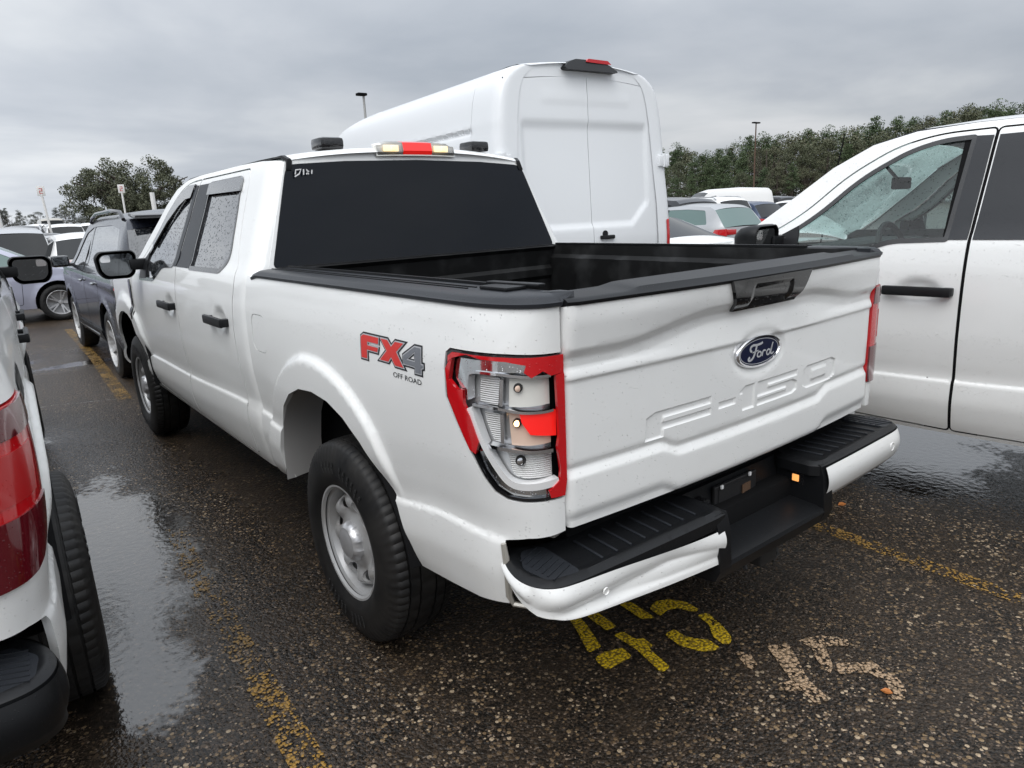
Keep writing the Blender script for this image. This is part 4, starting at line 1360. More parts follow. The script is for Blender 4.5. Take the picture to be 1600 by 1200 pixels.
    # ---------- chassis and interior
    sub('chassis', lambda b: (b.box((0, 3.0, .56), (1.45, 5.0, .20)), b.box((0, .95, .72), (1.50, 1.75, .28)), b.box((0, 3.2, .48), (1.72, 2.3, .05)), b.tube([(-.75, 1.08, .40), (.75, 1.08, .40)], .05, 12), b.box((0, 1.08, .40), (.3, .3, .3), bev=.1), b.tube([(-.75, 4.77, .40), (.75, 4.77, .40)], .05, 12), b.tube([(.55, .1, .42), (.55, 2.5, .42)], .035, 10)), 'matte_black', smooth=False)
    sub('inner_shell', lambda b: (b.box((0, 1.925, 1.10), (1.80, .02, .6)), b.box((-.895, 3.25, 1.0), (.02, 2.55, .70)), b.box((.895, 3.25, 1.0), (.02, 2.55, .70)), b.box((0, 3.2, .68), (1.78, 2.6, .02)), b.box((-.70, 4.9, .9), (.02, .9, .6)), b.box((.70, 4.9, .9), (.02, .9, .6)), b.box((0, 4.57, .98), (1.75, .04, .5))), 'interior_grey', smooth=False)
    sub('headliner', lambda b: (b.box((0, 2.85, 1.868), (1.34, 1.65, .02), bev=.008)), 'seat_cloth')
    sub('dashboard', lambda b: (b.box((0, 4.15, 1.16), (1.7, .50, .30), bev=.09), b.box((-.42, 3.95, 1.28), (.42, .16, .12), bev=.05)), 'interior_grey')
    def stw(b):
        pts = [(-.42 + .19 * math.cos(a), 3.72 + .05 * math.sin(a), 1.26 + .18 * math.sin(a)) for a in np.linspace(0, 2 * PI, 25)]
        b.tube(pts, .016, 8, cap=False); b.box((-.42, 3.73, 1.25), (.16, .06, .10), bev=.02); b.box((-.42, 3.73, 1.25), (.34, .03, .035), bev=.01); b.tube([(-.42, 3.73, 1.25), (-.42, 3.95, 1.18)], .035, 8)
    sub('steering_wheel', stw, 'interior_grey')
    for x in (-.42, .42):
        for y in (3.15, 2.25):
            o = sub('seat', lambda b: (b.box((0, .15, .92), (.52, .52, .18), bev=.06), b.box((0, -.14, 1.18), (.50, .16, .60), rx=.18, bev=.06), b.box((0, -.22, 1.56), (.26, .10, .19), bev=.04)), 'seat_cloth')
            o.location = (x, y, 0)
    sub('rear_view_mirror', lambda b: (b.box((0, 3.86, 1.66), (.25, .03, .07), bev=.012), b.tube([(0, 3.88, 1.68), (0, 3.95, 1.76)], .01, 6)), 'matte_black')
    # ---------- wheels
    for y in (1.085, 4.775):
        wo = wheel_out if y < 3 else 0.0
        truck_wheel(root, -.860 - wo, y, PI, .3)
        truck_wheel(root, .860 + wo, y, 0, .9)
    # ---------- side badge
    for sd_ in sides_badge:
        bd = empty('side_badge'); bd.parent = root
        def B(pts, sgn=sd_):      # badge box 0..10 x 0..5, letters run from front to rear on the left side
            o = []
            for x, z in pts:
                u = .783 - x * .0378 if sgn < 0 else .405 + x * .0378
                o.append((u, 1.174 + z * .0168))
            return o if area(o) > 0 else o[::-1]
        F_ = [(0, 0), (1.25, 0), (1.25, 1.75), (3.1, 1.75), (3.3, 3.0), (1.35, 3.0), (1.35, 3.3), (3.3, 3.3), (3.35, 4.9), (.5, 4.9), (0, 4.3)]
        X_ = [(3.2, .55), (4.9, .55), (5.35, 1.5), (5.9, .2), (7.5, .2), (6.35, 2.9), (7.6, 4.9), (6.0, 4.9), (5.4, 3.9), (4.8, 4.9), (3.4, 4.9), (4.5, 2.7)]
        Q_ = [(7.2, 1.0), (9.0, 1.0), (9.0, 0), (10.0, 0), (10.0, 1.0), (10.3, 1.2), (10.3, 2.0), (10.0, 2.0), (10.0, 4.8), (9.0, 4.8), (7.2, 2.7)]
        Qh = [(8.0, 2.2), (9.0, 2.2), (9.0, 3.5)]
        for nm, pl, hol, m in (('letter', F_, None, 'decal_red'), ('letter', X_, None, 'decal_red'), ('digit', Q_, Qh, 'decal_grey')):
            mm = m if badge == 'color' else 'decal_grey'
            p0 = B(pl); h0 = [B(hol)] if hol else []
            def dk(p0=p0, h0=h0):
                return mesh_from('letter_backing', *panel(inset(p0, -.005), bed_f(.0012), .03, [inset(h, .004) for h in h0], 0, bed_inn, True, sd_ > 0), 'decal_black')  # printed black outline, a little larger than the letter
            link_mesh('letter_outline', cached(('bk', sd_, pl[0], badge), dk), bd)
            def sv_(p0=p0, h0=h0):
                return mesh_from('letter_rim', *panel(inset(p0, .0), bed_f(.0022), .03, h0, 0, bed_inn, True, sd_ > 0), 'decal_silver' if badge == 'color' else 'decal_black')
            link_mesh('letter_rim', cached(('bs', sd_, pl[0], badge), sv_), bd)
            def fc(p0=p0, h0=h0, mm=mm):
                return mesh_from('letter_face', *panel(inset(p0, .0035), bed_f(.0032), .03, [inset(h, -.003) for h in h0], 0, bed_inn, True, sd_ > 0), mm if badge == 'color' else 'decal_black')
            link_mesh('letter_face', cached(('bf', sd_, pl[0], badge), fc), bd)
        def tx():
            vs, fs = text_polys('OFF ROAD', 1.0)
            a = np.array(vs); x0, x1 = a[:, 0].min(), a[:, 0].max()
            u = (a[:, 0] - x0) / (x1 - x0)
            uu = .575 - u * .165 if sd_ < 0 else .44 + u * .165
            z = 1.144 + a[:, 1] * .0225
            X = bed_f(.0015)(uu, z)
            if sd_ > 0: X = X * np.array((-1, 1, 1))
            return mesh_from('badge_text', X, [q[::-1] for q in fs] if sd_ < 0 else fs, 'decal_black', smooth=False)
        link_mesh('badge_text', cached(('otx', sd_), tx), bd)
    return root

hero = empty('pickup_truck')
tag(hero, 'white crew cab pickup with broken left tail light, dented rear bumper and red badge', 'pickup truck', 'white crew cab pickups')
pickup(hero, True, visors=True, broken=True, dented=True)
# chalk mark on the rear window and the torn bracket behind the bed side
mk = MB()
for pts in ([(-.665, 1.822), (-.66, 1.842), (-.635, 1.845), (-.645, 1.825), (-.668, 1.812)], [(-.625, 1.82), (-.622, 1.845)], [(-.612, 1.822), (-.598, 1.836), (-.608, 1.846), (-.600, 1.822)], [(-.585, 1.824), (-.582, 1.842)]):
    pl = ribbon(pts, .006)
    mk.add([(x, 1.968, z) for x, z in pl], [tuple(range(len(pl)))])
mk.make('window_mark', 'white_mark', hero, smooth=False)
br = MB()
br.tube([(-.955, .10, .755), (-.950, .092, .68), (-.948, .095, .60), (-.94, .085, .575), (-.915, .04, .575)], [.008, .012, .010, .008, .006], 6)
br.make('torn_bracket', 'beige_paint', hero)
br = MB(); br.box((-.80, .07, .765), (.05, .03, .05), rz=.3, bev=.006)
br.make('bumper_bracket', 'beige_paint', hero)

# ================================================================== ground, water, paint
def gz(x, y):
    return 0.0125 * max(0.0, y - 22 - .9 * max(0.0, x - 2)) if y < 150 else 0.0125 * max(0.0, 128 - .9 * max(0.0, x - 2))
def ground_mat():
    m = bpy.data.materials.new('wet_asphalt'); m.use_nodes = True
    t = m.node_tree; p = P(m)
    tc = N(t, 'ShaderNodeTexCoord'); co = tc.outputs['Object']
    v = N(t, 'ShaderNodeTexVoronoi'); v.inputs['Scale'].default_value = 68; L(t, co, v.inputs['Vector'])
    vs = N(t, 'ShaderNodeSeparateColor'); L(t, v.outputs['Color'], vs.inputs[0])
    v2 = N(t, 'ShaderNodeTexVoronoi'); v2.inputs['Scale'].default_value = 150; L(t, co, v2.inputs['Vector'])
    vs2 = N(t, 'ShaderNodeSeparateColor'); L(t, v2.outputs['Color'], vs2.inputs[0])
    big = N(t, 'ShaderNodeTexNoise'); big.inputs['Scale'].default_value = 0.9; big.inputs['Detail'].default_value = 6; L(t, co, big.inputs['Vector'])
    med = N(t, 'ShaderNodeTexNoise'); med.inputs['Scale'].default_value = 4.5; med.inputs['Detail'].default_value = 7; L(t, co, med.inputs['Vector'])
    # stone colours
    st = ramp(t, [(0.0, (0.012, 0.010, 0.008)), (0.34, (0.032, 0.024, 0.017)), (0.52, (0.080, 0.055, 0.034)), (0.72, (0.15, 0.10, 0.055)), (0.84, (0.23, 0.16, 0.09)), (0.94, (0.40, 0.31, 0.21))], 'CONSTANT')
    sel = math_n(t, 'ADD', vs.outputs[0], math_n(t, 'MULTIPLY_ADD', big.outputs['Fac'], 0.9, -0.50))
    L(t, sel, st.inputs[0])
    st2 = ramp(t, [(0.0, (0.011, 0.009, 0.007)), (0.50, (0.036, 0.026, 0.018)), (0.85, (0.07, 0.05, 0.035)), (0.96, (0.20, 0.15, 0.11))], 'CONSTANT')
    L(t, vs2.outputs[1], st2.inputs[0])
    edge = math_n(t, 'LESS_THAN', v.outputs['Distance'], math_n(t, 'MULTIPLY_ADD', vs.outputs[2], 0.30, 0.26))
    c = mix_rgb(t, edge, st2.outputs[0], st.outputs[0])
    # brown silt film
    dirt = ramp(t, [(0.42, 0.0), (0.66, 0.75)]); L(t, med.outputs['Fac'], dirt.inputs[0])
    c = mix_rgb(t, math_n(t, 'MULTIPLY', dirt.outputs[0], 0.75), c, (0.036, 0.026, 0.018))
    # --- standing water: real pools lying where the surface dips
    sx = N(t, 'ShaderNodeSeparateXYZ'); L(t, co, sx.inputs[0])
    warp = N(t, 'ShaderNodeTexNoise'); warp.inputs['Scale'].default_value = 2.6; warp.inputs['Detail'].default_value = 5; L(t, co, warp.inputs['Vector'])
    fine = N(t, 'ShaderNodeTexNoise'); fine.inputs['Scale'].default_value = 26; fine.inputs['Detail'].default_value = 4; L(t, co, fine.inputs['Vector'])
    wn = math_n(t, 'ADD', math_n(t, 'MULTIPLY_ADD', warp.outputs['Fac'], 1.5, -0.75), math_n(t, 'MULTIPLY_ADD', fine.outputs['Fac'], 1.0, -0.5))
    tot = None
    for (px, py, ax, ay, rot) in [(-1.58, 2.70, .40, 1.35, -.05), (-1.75, 1.5, .25, .5, 0), (2.75, .55, 1.0, .55, .4), (4.2, .2, 1.3, .8, 0), (-.9, 8.8, .6, .2, 0), (-2.2, 9.5, 1.0, .5, 0), (-1.9, 5.2, .3, .3, 0), (3.6, -1.6, .8, .3, .2)]:
        dx = math_n(t, 'SUBTRACT', sx.outputs[0], px); dy = math_n(t, 'SUBTRACT', sx.outputs[1], py)
        cr, sr = math.cos(rot), math.sin(rot)
        a = math_n(t, 'ADD', math_n(t, 'MULTIPLY', dx, cr / ax), math_n(t, 'MULTIPLY', dy, sr / ax))
        b = math_n(t, 'ADD', math_n(t, 'MULTIPLY', dx, -sr / ay), math_n(t, 'MULTIPLY', dy, cr / ay))
        d = math_n(t, 'SQRT', math_n(t, 'ADD', math_n(t, 'MULTIPLY', a, a), math_n(t, 'MULTIPLY', b, b)))
        h = math_n(t, 'SUBTRACT', 1.0, d)
        tot = h if tot is None else math_n(t, 'MAXIMUM', tot, h)
    wet = math_n(t, 'ADD', tot, wn)
    pool = N(t, 'ShaderNodeMapRange'); pool.inputs[1].default_value = 0.05; pool.inputs[2].default_value = 0.30; L(t, wet, pool.inputs[0])
    film = N(t, 'ShaderNodeMapRange'); film.inputs[1].default_value = -1.6; film.inputs[2].default_value = 0.2; L(t, wet, film.inputs[0])
    c = mix_rgb(t, math_n(t, 'MULTIPLY', pool.outputs[0], 0.65), c, (0.012, 0.011, 0.010))
    L(t, c, p.inputs['Base Color'])
    # stones rise above the film: bump fades in the pools
    peb = math_n(t, 'MULTIPLY', math_n(t, 'SUBTRACT', 0.55, v.outputs['Distance']), math_n(t, 'MULTIPLY_ADD', vs.outputs[1], 0.9, 0.25))
    hh = math_n(t, 'ADD', peb, math_n(t, 'MULTIPLY', math_n(t, 'SUBTRACT', 0.5, v2.outputs['Distance']), 0.35))
    dry = math_n(t, 'SUBTRACT', 1.0, math_n(t, 'MULTIPLY', pool.outputs[0], 0.93))
    b1 = N(t, 'ShaderNodeBump'); b1.inputs['Distance'].default_value = 0.007
    L(t, math_n(t, 'MULTIPLY', dry, math_n(t, 'MULTIPLY_ADD', film.outputs[0], -0.55, 0.95)), b1.inputs['Strength']); L(t, hh, b1.inputs['Height'])
    b2 = N(t, 'ShaderNodeBump'); b2.inputs['Distance'].default_value = 0.03; b2.inputs['Strength'].default_value = 0.10
    L(t, fine.outputs['Fac'], b2.inputs['Height']); L(t, b1.outputs[0], b2.inputs['Normal'])
    L(t, b2.outputs[0], p.inputs['Normal'])
    ro = N(t, 'ShaderNodeMapRange'); ro.inputs[3].default_value = 0.40; ro.inputs[4].default_value = 0.14; L(t, film.outputs[0], ro.inputs[0])
    ro2 = mix_rgb(t, pool.outputs[0], ro.outputs[0], (0.035, 0.035, 0.035))
    L(t, ro2, p.inputs['Roughness'])
    sl_ = N(t, 'ShaderNodeMapRange'); sl_.inputs[3].default_value = 0.30; sl_.inputs[4].default_value = 0.95; L(t, pool.outputs[0], sl_.inputs[0]); L(t, sl_.outputs[0], p.inputs['Specular IOR Level'])
    L(t, math_n(t, 'MULTIPLY', pool.outputs[0], 0.55), p.inputs['Coat Weight']); p.inputs['Coat Roughness'].default_value = 0.02
    b3 = N(t, 'ShaderNodeBump'); b3.inputs['Distance'].default_value = 0.02; b3.inputs['Strength'].default_value = 0.07; L(t, fine.outputs['Fac'], b3.inputs['Height']); L(t, b3.outputs[0], p.inputs['Coat Normal'])
    MAT['wet_asphalt'] = m
ground_mat()
def paint_mat(name, c, wear, edge_scale=9, rough=.4, dirt=(0.05, 0.035, 0.02)):
    m = bpy.data.materials.new(name); m.use_nodes = True
    t = m.node_tree; p = P(m)
    tc = N(t, 'ShaderNodeTexCoord'); co = tc.outputs['Object']
    v = N(t, 'ShaderNodeTexVoronoi'); v.inputs['Scale'].default_value = 88; L(t, co, v.inputs['Vector'])
    vs = N(t, 'ShaderNodeSeparateColor'); L(t, v.outputs['Color'], vs.inputs[0])
    n_ = N(t, 'ShaderNodeTexNoise'); n_.inputs['Scale'].default_value = edge_scale; n_.inputs['Detail'].default_value = 8; n_.inputs['Roughness'].default_value = .7; L(t, co, n_.inputs['Vector'])
    f = math_n(t, 'ADD', n_.outputs['Fac'], math_n(t, 'MULTIPLY_ADD', vs.outputs[0], .28, -.14))
    f = math_n(t, 'SUBTRACT', f, math_n(t, 'MULTIPLY', v.outputs['Distance'], .22))
    al = math_n(t, 'GREATER_THAN', f, wear)
    L(t, al, p.inputs['Alpha'])
    cc = mix_rgb(t, math_n(t, 'MULTIPLY', n_.outputs['Fac'], 0.55), c, tuple(k * .55 for k in c))
    cc = mix_rgb(t, math_n(t, 'MULTIPLY', math_n(t, 'GREATER_THAN', v.outputs['Distance'], .52), .7), cc, dirt)
    L(t, cc, p.inputs['Base Color'])
    p.inputs['Roughness'].default_value = rough
    b = N(t, 'ShaderNodeBump'); b.inputs['Distance'].default_value = 0.006; b.inputs['Strength'].default_value = .8
    L(t, math_n(t, 'SUBTRACT', 0.5, v.outputs['Distance']), b.inputs['Height']); L(t, b.outputs[0], p.inputs['Normal'])
    MAT[name] = m
paint_mat('fresh_yellow', (0.74, 0.50, 0.02), 0.20)
paint_mat('worn_yellow', (0.36, 0.20, 0.035), 0.44, 12)
paint_mat('faint_yellow', (0.26, 0.15, 0.035), 0.49, 10)
paint_mat('far_yellow', (0.36, 0.21, 0.045), 0.40, 6)
paint_mat('ghost_beige', (0.46, 0.32, 0.20), 0.33, 20)
paint_mat('faint_white', (0.30, 0.29, 0.28), 0.45, 8)

vs, fs = [], []
xs = sorted(set([-400, -200, -100, -60, -40, -25] + list(range(-20, 61, 5)) + [80, 120, 200, 300, 450]))
ys = sorted(set([-200, -60, -20] + list(range(-10, 101, 5)) + [120, 150, 200, 300, 500]))
for y in ys:
    for x in xs: vs.append((x, y, gz(x, y)))
nx_ = len(xs)
for j in range(len(ys) - 1):
    for i in range(nx_ - 1):
        a = j * nx_ + i; fs.append((a, a + 1, a + nx_ + 1, a + nx_))
tag(make('ground', vs, fs, 'wet_asphalt', smooth=True, angle=180), kind='structure')

def flat_paint(name, polys, m, label, cat, z=.004, grp=None):
    vs, fs = [], []
    for pl in polys:
        if area(pl) < 0: pl = pl[::-1]
        X, F = panel(round_poly(pl, .012, 2), lambda x, y: np.stack([x, y, 0 * x + z], -1), .2)
        b = len(vs); vs += list(X); fs += [tuple(i + b for i in q) for q in F]
    return tag(make(name, vs, fs, m, smooth=False), label, cat, grp)
num = empty('bay_number', (0, 0, 0)); tag(num, 'bright yellow stencilled 45 painted under the dented rear bumper', 'bay number')
def flat_part(name, polys, m, parent, z=.004):
    vs, fs = [], []
    for pl in polys:
        if area(pl) < 0: pl = pl[::-1]
        X, F = panel(round_poly(pl, .012, 2), lambda x, y: np.stack([x, y, 0 * x + z], -1), .2)
        b = len(vs); vs += list(X); fs += [tuple(i + b for i in q) for q in F]
    return make(name, vs, fs, m, parent, smooth=False)
for nm, pl in (('digit_stroke', [(-0.265, 0.643), (-0.23, 0.614), (-0.265, 0.503), (-0.32, 0.376), (-0.382, 0.383), (-0.314, 0.52)]),
               ('digit_stroke', [(-0.209, 0.632), (-0.16, 0.602), (-0.179, 0.432), (-0.231, 0.434), (-0.223, 0.513)]),
               ('digit_stroke', [(-0.386, 0.345), (-0.34, 0.351), (-0.265, 0.32), (-0.278, 0.26), (-0.401, 0.266), (-0.4, 0.311)]),
               ('digit_stroke', [(-0.232, 0.399), (-0.187, 0.392), (-0.189, 0.321), (-0.161, 0.316), (-0.169, 0.253), (-0.196, 0.252), (-0.222, 0.129), (-0.271, 0.128), (-0.234, 0.281)]),
               ('digit_stroke', [(-0.057, 0.539), (-0.006, 0.515), (-0.023, 0.367), (-0.07, 0.396)]),
               ('digit_stroke', [(0.009, 0.426), (0.067, 0.448), (0.119, 0.424), (0.16, 0.363), (0.153, 0.286), (0.123, 0.289), (0.098, 0.352), (0.051, 0.372), (0.0, 0.36)]),
               ('digit_stroke', [(0.113, 0.268), (0.159, 0.253), (0.13, 0.166), (0.097, 0.101), (0.076, 0.08), (0.045, 0.068), (0.028, 0.088), (0.041, 0.139), (0.095, 0.197)]),
               ('digit_stroke', [(-0.083, 0.271), (-0.029, 0.268), (-0.036, 0.209), (-0.005, 0.156), (0.015, 0.144), (0.004, 0.079), (-0.031, 0.083), (-0.069, 0.114), (-0.097, 0.188)])):
    flat_part(nm, [pl], 'fresh_yellow', num)
gh = empty('faded_bay_number'); tag(gh, 'faded sandy bay number almost worn off the wet asphalt', 'bay number')
for pl in ([(0.017, 0.028), (0.059, -0.005), (0.014, -0.073), (-0.029, -0.064)], [(0.138, -0.027), (0.21, -0.07), (0.156, -0.138), (0.085, -0.214), (0.031, -0.329), (-0.019, -0.301), (0.032, -0.186)],
           [(0.25, -0.084), (0.343, -0.122), (0.399, -0.206), (0.359, -0.226), (0.295, -0.168), (0.207, -0.245), (0.159, -0.261), (0.194, -0.193), (0.252, -0.14)],
           [(0.228, -0.244), (0.331, -0.326), (0.304, -0.428), (0.249, -0.478), (0.203, -0.481), (0.184, -0.456), (0.258, -0.405), (0.26, -0.341), (0.179, -0.279)],
           [(-0.027, -0.171), (0.068, -0.214), (0.041, -0.249), (-0.049, -0.214)]):
    flat_part('faded_stroke', [pl], 'ghost_beige', gh, .004 if pl[0][0] > -.02 else .008)
bl = empty('bay_line'); tag(bl, 'worn yellow bay line running from the lower edge toward the big puddle', 'road marking')
flat_part('worn_stretch', [[(-1.40, -.9), (-1.50, -.9), (-1.45, .6), (-1.43, 1.1), (-1.325, 1.1), (-1.345, .6)]], 'worn_yellow', bl)
flat_part('faint_stretch', [[(-1.43, 1.1), (-1.40, 1.9), (-1.34, 2.7), (-1.26, 2.7), (-1.29, 1.9), (-1.325, 1.1)]], 'faint_yellow', bl)
flat_paint('bay_line', [[(1.18, -1.3), (1.08, -1.3), (1.11, -.5), (1.16, .4), (1.25, 2.0), (1.35, 5.5), (1.45, 5.5), (1.35, 2.0), (1.255, .4), (1.205, -.5)]], 'worn_yellow', 'worn yellow bay line on the right beyond the bumper', 'road marking')
flat_paint('bay_line', [[(-.99, 6.25), (-.86, 6.25), (-.73, 9.0), (-.64, 12.6), (-.75, 12.6), (-.85, 9.0)]], 'far_yellow', 'yellow bay line beside the dark grey car ahead', 'road marking')
flat_paint('cross_line', [[(-2.6, 6.66), (-1.5, 6.56), (-.9, 6.30), (-.9, 6.27), (-1.5, 6.52), (-2.6, 6.61)]], 'faint_white', 'thin pale joint line across the lane ahead of the puddle', 'road marking')
def leaf(x, y, s, a, lab):
    b = MB(); pl = [(0, -.5), (.28, -.2), (.3, .15), (0, .55), (-.3, .15), (-.26, -.2)]
    ca, sa = math.cos(a), math.sin(a)
    b.prism(pl, lambda u, v: (u * s * ca - v * s * sa, u * s * sa + v * s * ca, .004 + .004 * abs(u)), lambda u, v: (u * s * ca - v * s * sa, u * s * sa + v * s * ca, .006 + .02 * abs(u)))
    o = b.make('fallen_leaf', 'orange_leaf', smooth=False); o.location = (x, y, .001)
    tag(o, lab, 'leaf', 'fallen leaves')
leaf(1.53, .40, .05, 1.2, 'small orange leaf right of the bumper by the yellow line')
leaf(.205, -.43, .035, .4, 'small orange leaf on the faded bay number')
leaf(-.84, 1.05, .03, 2.0, 'small reddish leaf beside the rear wheel')

# ================================================================== the two neighbouring pickups
rt = empty('pickup_truck', (2.82, -3.17, 0.01), R(4))
tag(rt, 'white pickup on the right seen by its clear beaded driver window and black handle', 'pickup truck', 'white crew cab pickups')
pickup(rt, glass_front='clear_glass', sides_badge=())
at = MB(); at.tube([(.86, 4.75, 1.2), (.87, 4.72, 1.25), (.90, 4.60, 2.05)], [.012, .006, .004], 6); at.make('antenna', 'matte_black', rt)
lt = empty('pickup_truck', (-2.90, .50, -.01), R(-2.9))
tag(lt, 'white pickup at the left edge with whole dark red tail light and black badge', 'pickup truck', 'white crew cab pickups')
pickup(lt, badge='dark', sides_badge=(1,), black_bumper=True, wheel_out=.065)
bt = empty('pickup_truck', (3.4, -14.2, 0), R(0))
tag(bt, 'white pickup standing opposite, only mirrored in the rear window of the dented truck', 'pickup truck', 'white crew cab pickups')
pickup(bt, sides_badge=())

# ================================================================== high roof van
VW = spline([.30, .45, .7, 1.2, 1.5, 1.9, 2.15, 2.19, 2.22, 2.25, 2.29, 2.45, 2.57, 2.64, 2.69, 2.72], [.93, .985, 1.0, 1.01, 1.003, .965, .942, .938, .930, .936, .929, .903, .865, .805, .72, .60])
VT = corner_tab(.085, .14, 2.6)
def van_f(off=0.0, dims=True):
    def f(u, z):
        s = np.maximum(.14 - u, 0)
        dx = np.interp(s, VT[0], VT[1]); dy = np.interp(s, VT[0], VT[2])
        y = np.where(u < .14, .14 + dy, u)
        w_ = VW(z)
        g = .020 * np.exp(-((z - 2.225) / .016) ** 2) * smoothstep(u, .42, .5)
        w_ = w_ - g
        w_ = w_ - .55 * np.clip((y - 4.7) / 1.35, 0, 1) ** 2.2
        lean = .055 * np.clip(z - 1.3, 0, 2) * (1 - smoothstep(u, .14, .6))
        a = np.clip(s / .2, 0, 1)
        return np.stack([-(w_ - dx) - off * (1 - a), y + lean - off * a, z], -1)
    return f
van = empty('cargo_van', (2.554, 3.292, 0), R(-4.7))
tag(van, 'tall white high roof cargo van seen from its rear doors behind the truck bed', 'van')
van.scale = (1, 1, 1.022)
vtop = [(5.98, .95), (5.72, 1.12), (5.15, 1.32), (4.75, 1.72), (4.35, 2.15), (4.0, 2.42), (3.6, 2.58), (3.2, 2.655), (2.8, 2.69)]
vo = [(-.06, .48), (.45, .42), (.47, .36), (.80, .36), (.86, .62), (1.0, .78), (1.22, .86), (1.45, .78), (1.60, .62), (1.66, .36), (4.48, .36), (4.54, .62), (4.68, .78), (4.9, .86), (5.12, .78), (5.26, .62), (5.32, .36), (5.95, .40)] + vtop + [(.45, 2.69), (.45, .42)]
vq = [(-.14, .48), (.445, .42), (.445, 2.70), (-.14, 2.70)]
vmain = [(.452, .42), (.80, .36), (.86, .62), (1.0, .78), (1.22, .86), (1.45, .78), (1.60, .62), (1.66, .36), (4.48, .36), (4.54, .62), (4.68, .78), (4.9, .86), (5.12, .78), (5.26, .62), (5.32, .36), (5.95, .40)] + vtop[:-1] + [(2.8, 2.70), (.452, 2.70)]
vwin = round_poly([(3.85, 1.38), (4.72, 1.36), (4.55, 1.62), (4.22, 1.98), (3.85, 2.02)], .06)
vseam = [(3.10, .45), (3.10, 2.62)]
for mi in (False, True):
    make('rear_quarter', *panel(vq, van_f(), .04, (), .02, (1, 0, 0), True, mi), 'van_white', van)
    make('body_side', *panel([p for p in vmain if True], van_f(), .05, [vwin], .02, (1, 0, 0), True, mi, extra=[(y, z_) for y in np.arange(.47, 3.55, .04) for z_ in (2.19, 2.205, 2.215, 2.225, 2.235, 2.245, 2.26)]), 'van_white', van)
    make('cab_window', *panel(inset(vwin, -.01), van_f(-.006), .1, (), 0, (1, 0, 0), True, mi), 'car_glass', van)
    sg = -1 if not mi else 1
    make('tail_light', *panel(round_poly([(-.03, .98), (.06, .98), (.06, 1.44), (-.03, 1.44)], .02), van_f(.008), .03, (), .02, (1, 0, 0), True, mi), 'red_lens', van)
    b = MB(); b.box((sg * .93, .05, 1.97), (.05, .09, .11), bev=.012); b.box((sg * .86, .035, 1.965), (.06, .05, .10), bev=.012); b.tube([(sg * .895, .02, 1.91), (sg * .895, .02, 2.03)], .014, 8)
    b.make('door_hinge', 'van_white', van)
    b = MB(); b.box((sg * 1.12, 4.55, 1.45), (.2, .12, .34), bev=.04); b.make('door_mirror', 'black_plastic', van)
rs = []
for y, z, w_ in [(.068, 2.696, .56), (.075, 2.70, .62), (.11, 2.702, .68), (.22, 2.701, .70), (.45, 2.70, .685), (1.5, 2.70, .685), (2.8, 2.70, .685), (3.2, 2.655, 0), (3.6, 2.58, 0), (4.0, 2.42, 0)]:
    rs.append((y, z, w_ or float(VW(np.array(z)))))
rs = dens3(rs, 3)
v_, f_ = strip_mesh(rs, [.045] * len(rs), 21); make('roof', v_, f_, 'van_white', van)
rs = dens3([(4.0, 2.42, .88), (4.35, 2.15, .93), (4.75, 1.72, .96), (5.15, 1.32, .97)], 3)
v_, f_ = strip_mesh(rs, [.06 + .01 * i for i in range(len(rs))], 17); make('windscreen', v_, f_, 'car_glass', van)
rs = dens3([(5.15, 1.32, .97), (5.72, 1.12, .75), (5.98, .95, .55), (6.0, .4, .5)], 3)
v_, f_ = strip_mesh(rs, .10, 17); make('bonnet', v_, f_, 'van_white', van)
def vd(x, z):
    ax = np.abs(x)
    rec = smoothstep(.70 - ax, 0, .022) * smoothstep(z, 1.40, 1.44) * (1 - smoothstep(z, 2.215, 2.30))
    ch = smoothstep((z - 1.42) - (ax - .50) * .9, 0, .03)
    rec = rec * np.where(ax > .5, ch, 1)
    up_ = .004 * (smoothstep(z, 2.42, 2.44) - smoothstep(z, 2.47, 2.56)) * smoothstep(.52 - ax, 0, .08)
    y = .055 * np.clip(z - 1.3, 0, 2) + .022 * rec - up_ - .035 * (1 - (ax / .9) ** 2) + .02
    return y
doorL = round_poly([(-.815, .50), (-.003, .50), (-.003, 2.635), (-.35, 2.625), (-.74, 2.59), (-.80, 2.3)], [.03, .0, .0, .2, .06, .1])
for mi in (False, True):
    dr = empty('rear_door'); dr.parent = van
    make('door_skin', *panel(doorL, lambda x, z: np.stack([x, vd(x, z), z], -1), .025, (), .03, (0, 1, 0), False, mi), 'van_white', dr)
    if mi:
        b = MB(); b.box((.15, -.025, 1.315), (.16, .03, .035), bev=.01); b.tube([(.13, .0, 1.345), (.13, -.02, 1.345)], .03, 14); b.make('door_handle', 'black_plastic', dr)
# frame round the doors
fr = [(-.90, .48), (.90, .48), (.865, 1.9), (.835, 2.45), (.76, 2.62), (.60, 2.70)] + [(x, 2.70 + .043 * (1 - abs(x / .60) ** 2.4)) for x in np.linspace(.56, -.56, 15)] + [(-.60, 2.70), (-.76, 2.62), (-.835, 2.45), (-.865, 1.9)]
dh = inset(round_poly([(-.815, .50), (.815, .50), (.80, 2.3), (.74, 2.59), (.35, 2.625), (-.35, 2.625), (-.74, 2.59), (-.80, 2.3)], [.03, .03, .1, .06, .2, .2, .06, .1]), -.005)
make('rear_frame', *panel(fr, lambda x, z: np.stack([x, .055 * np.clip(z - 1.3, 0, 2) - .03 * (1 - (x / .9) ** 2) + .02, z], -1), .05, [dh], .03, (0, 1, 0)), 'van_white', van)
b = MB(); b.box((0, .2, 1.55), (1.66, .2, 2.1)); b.box((0, 3.0, .62), (1.8, 5.2, .45)); b.make('inner_shell', 'matte_black', van, smooth=False)
b = MB()
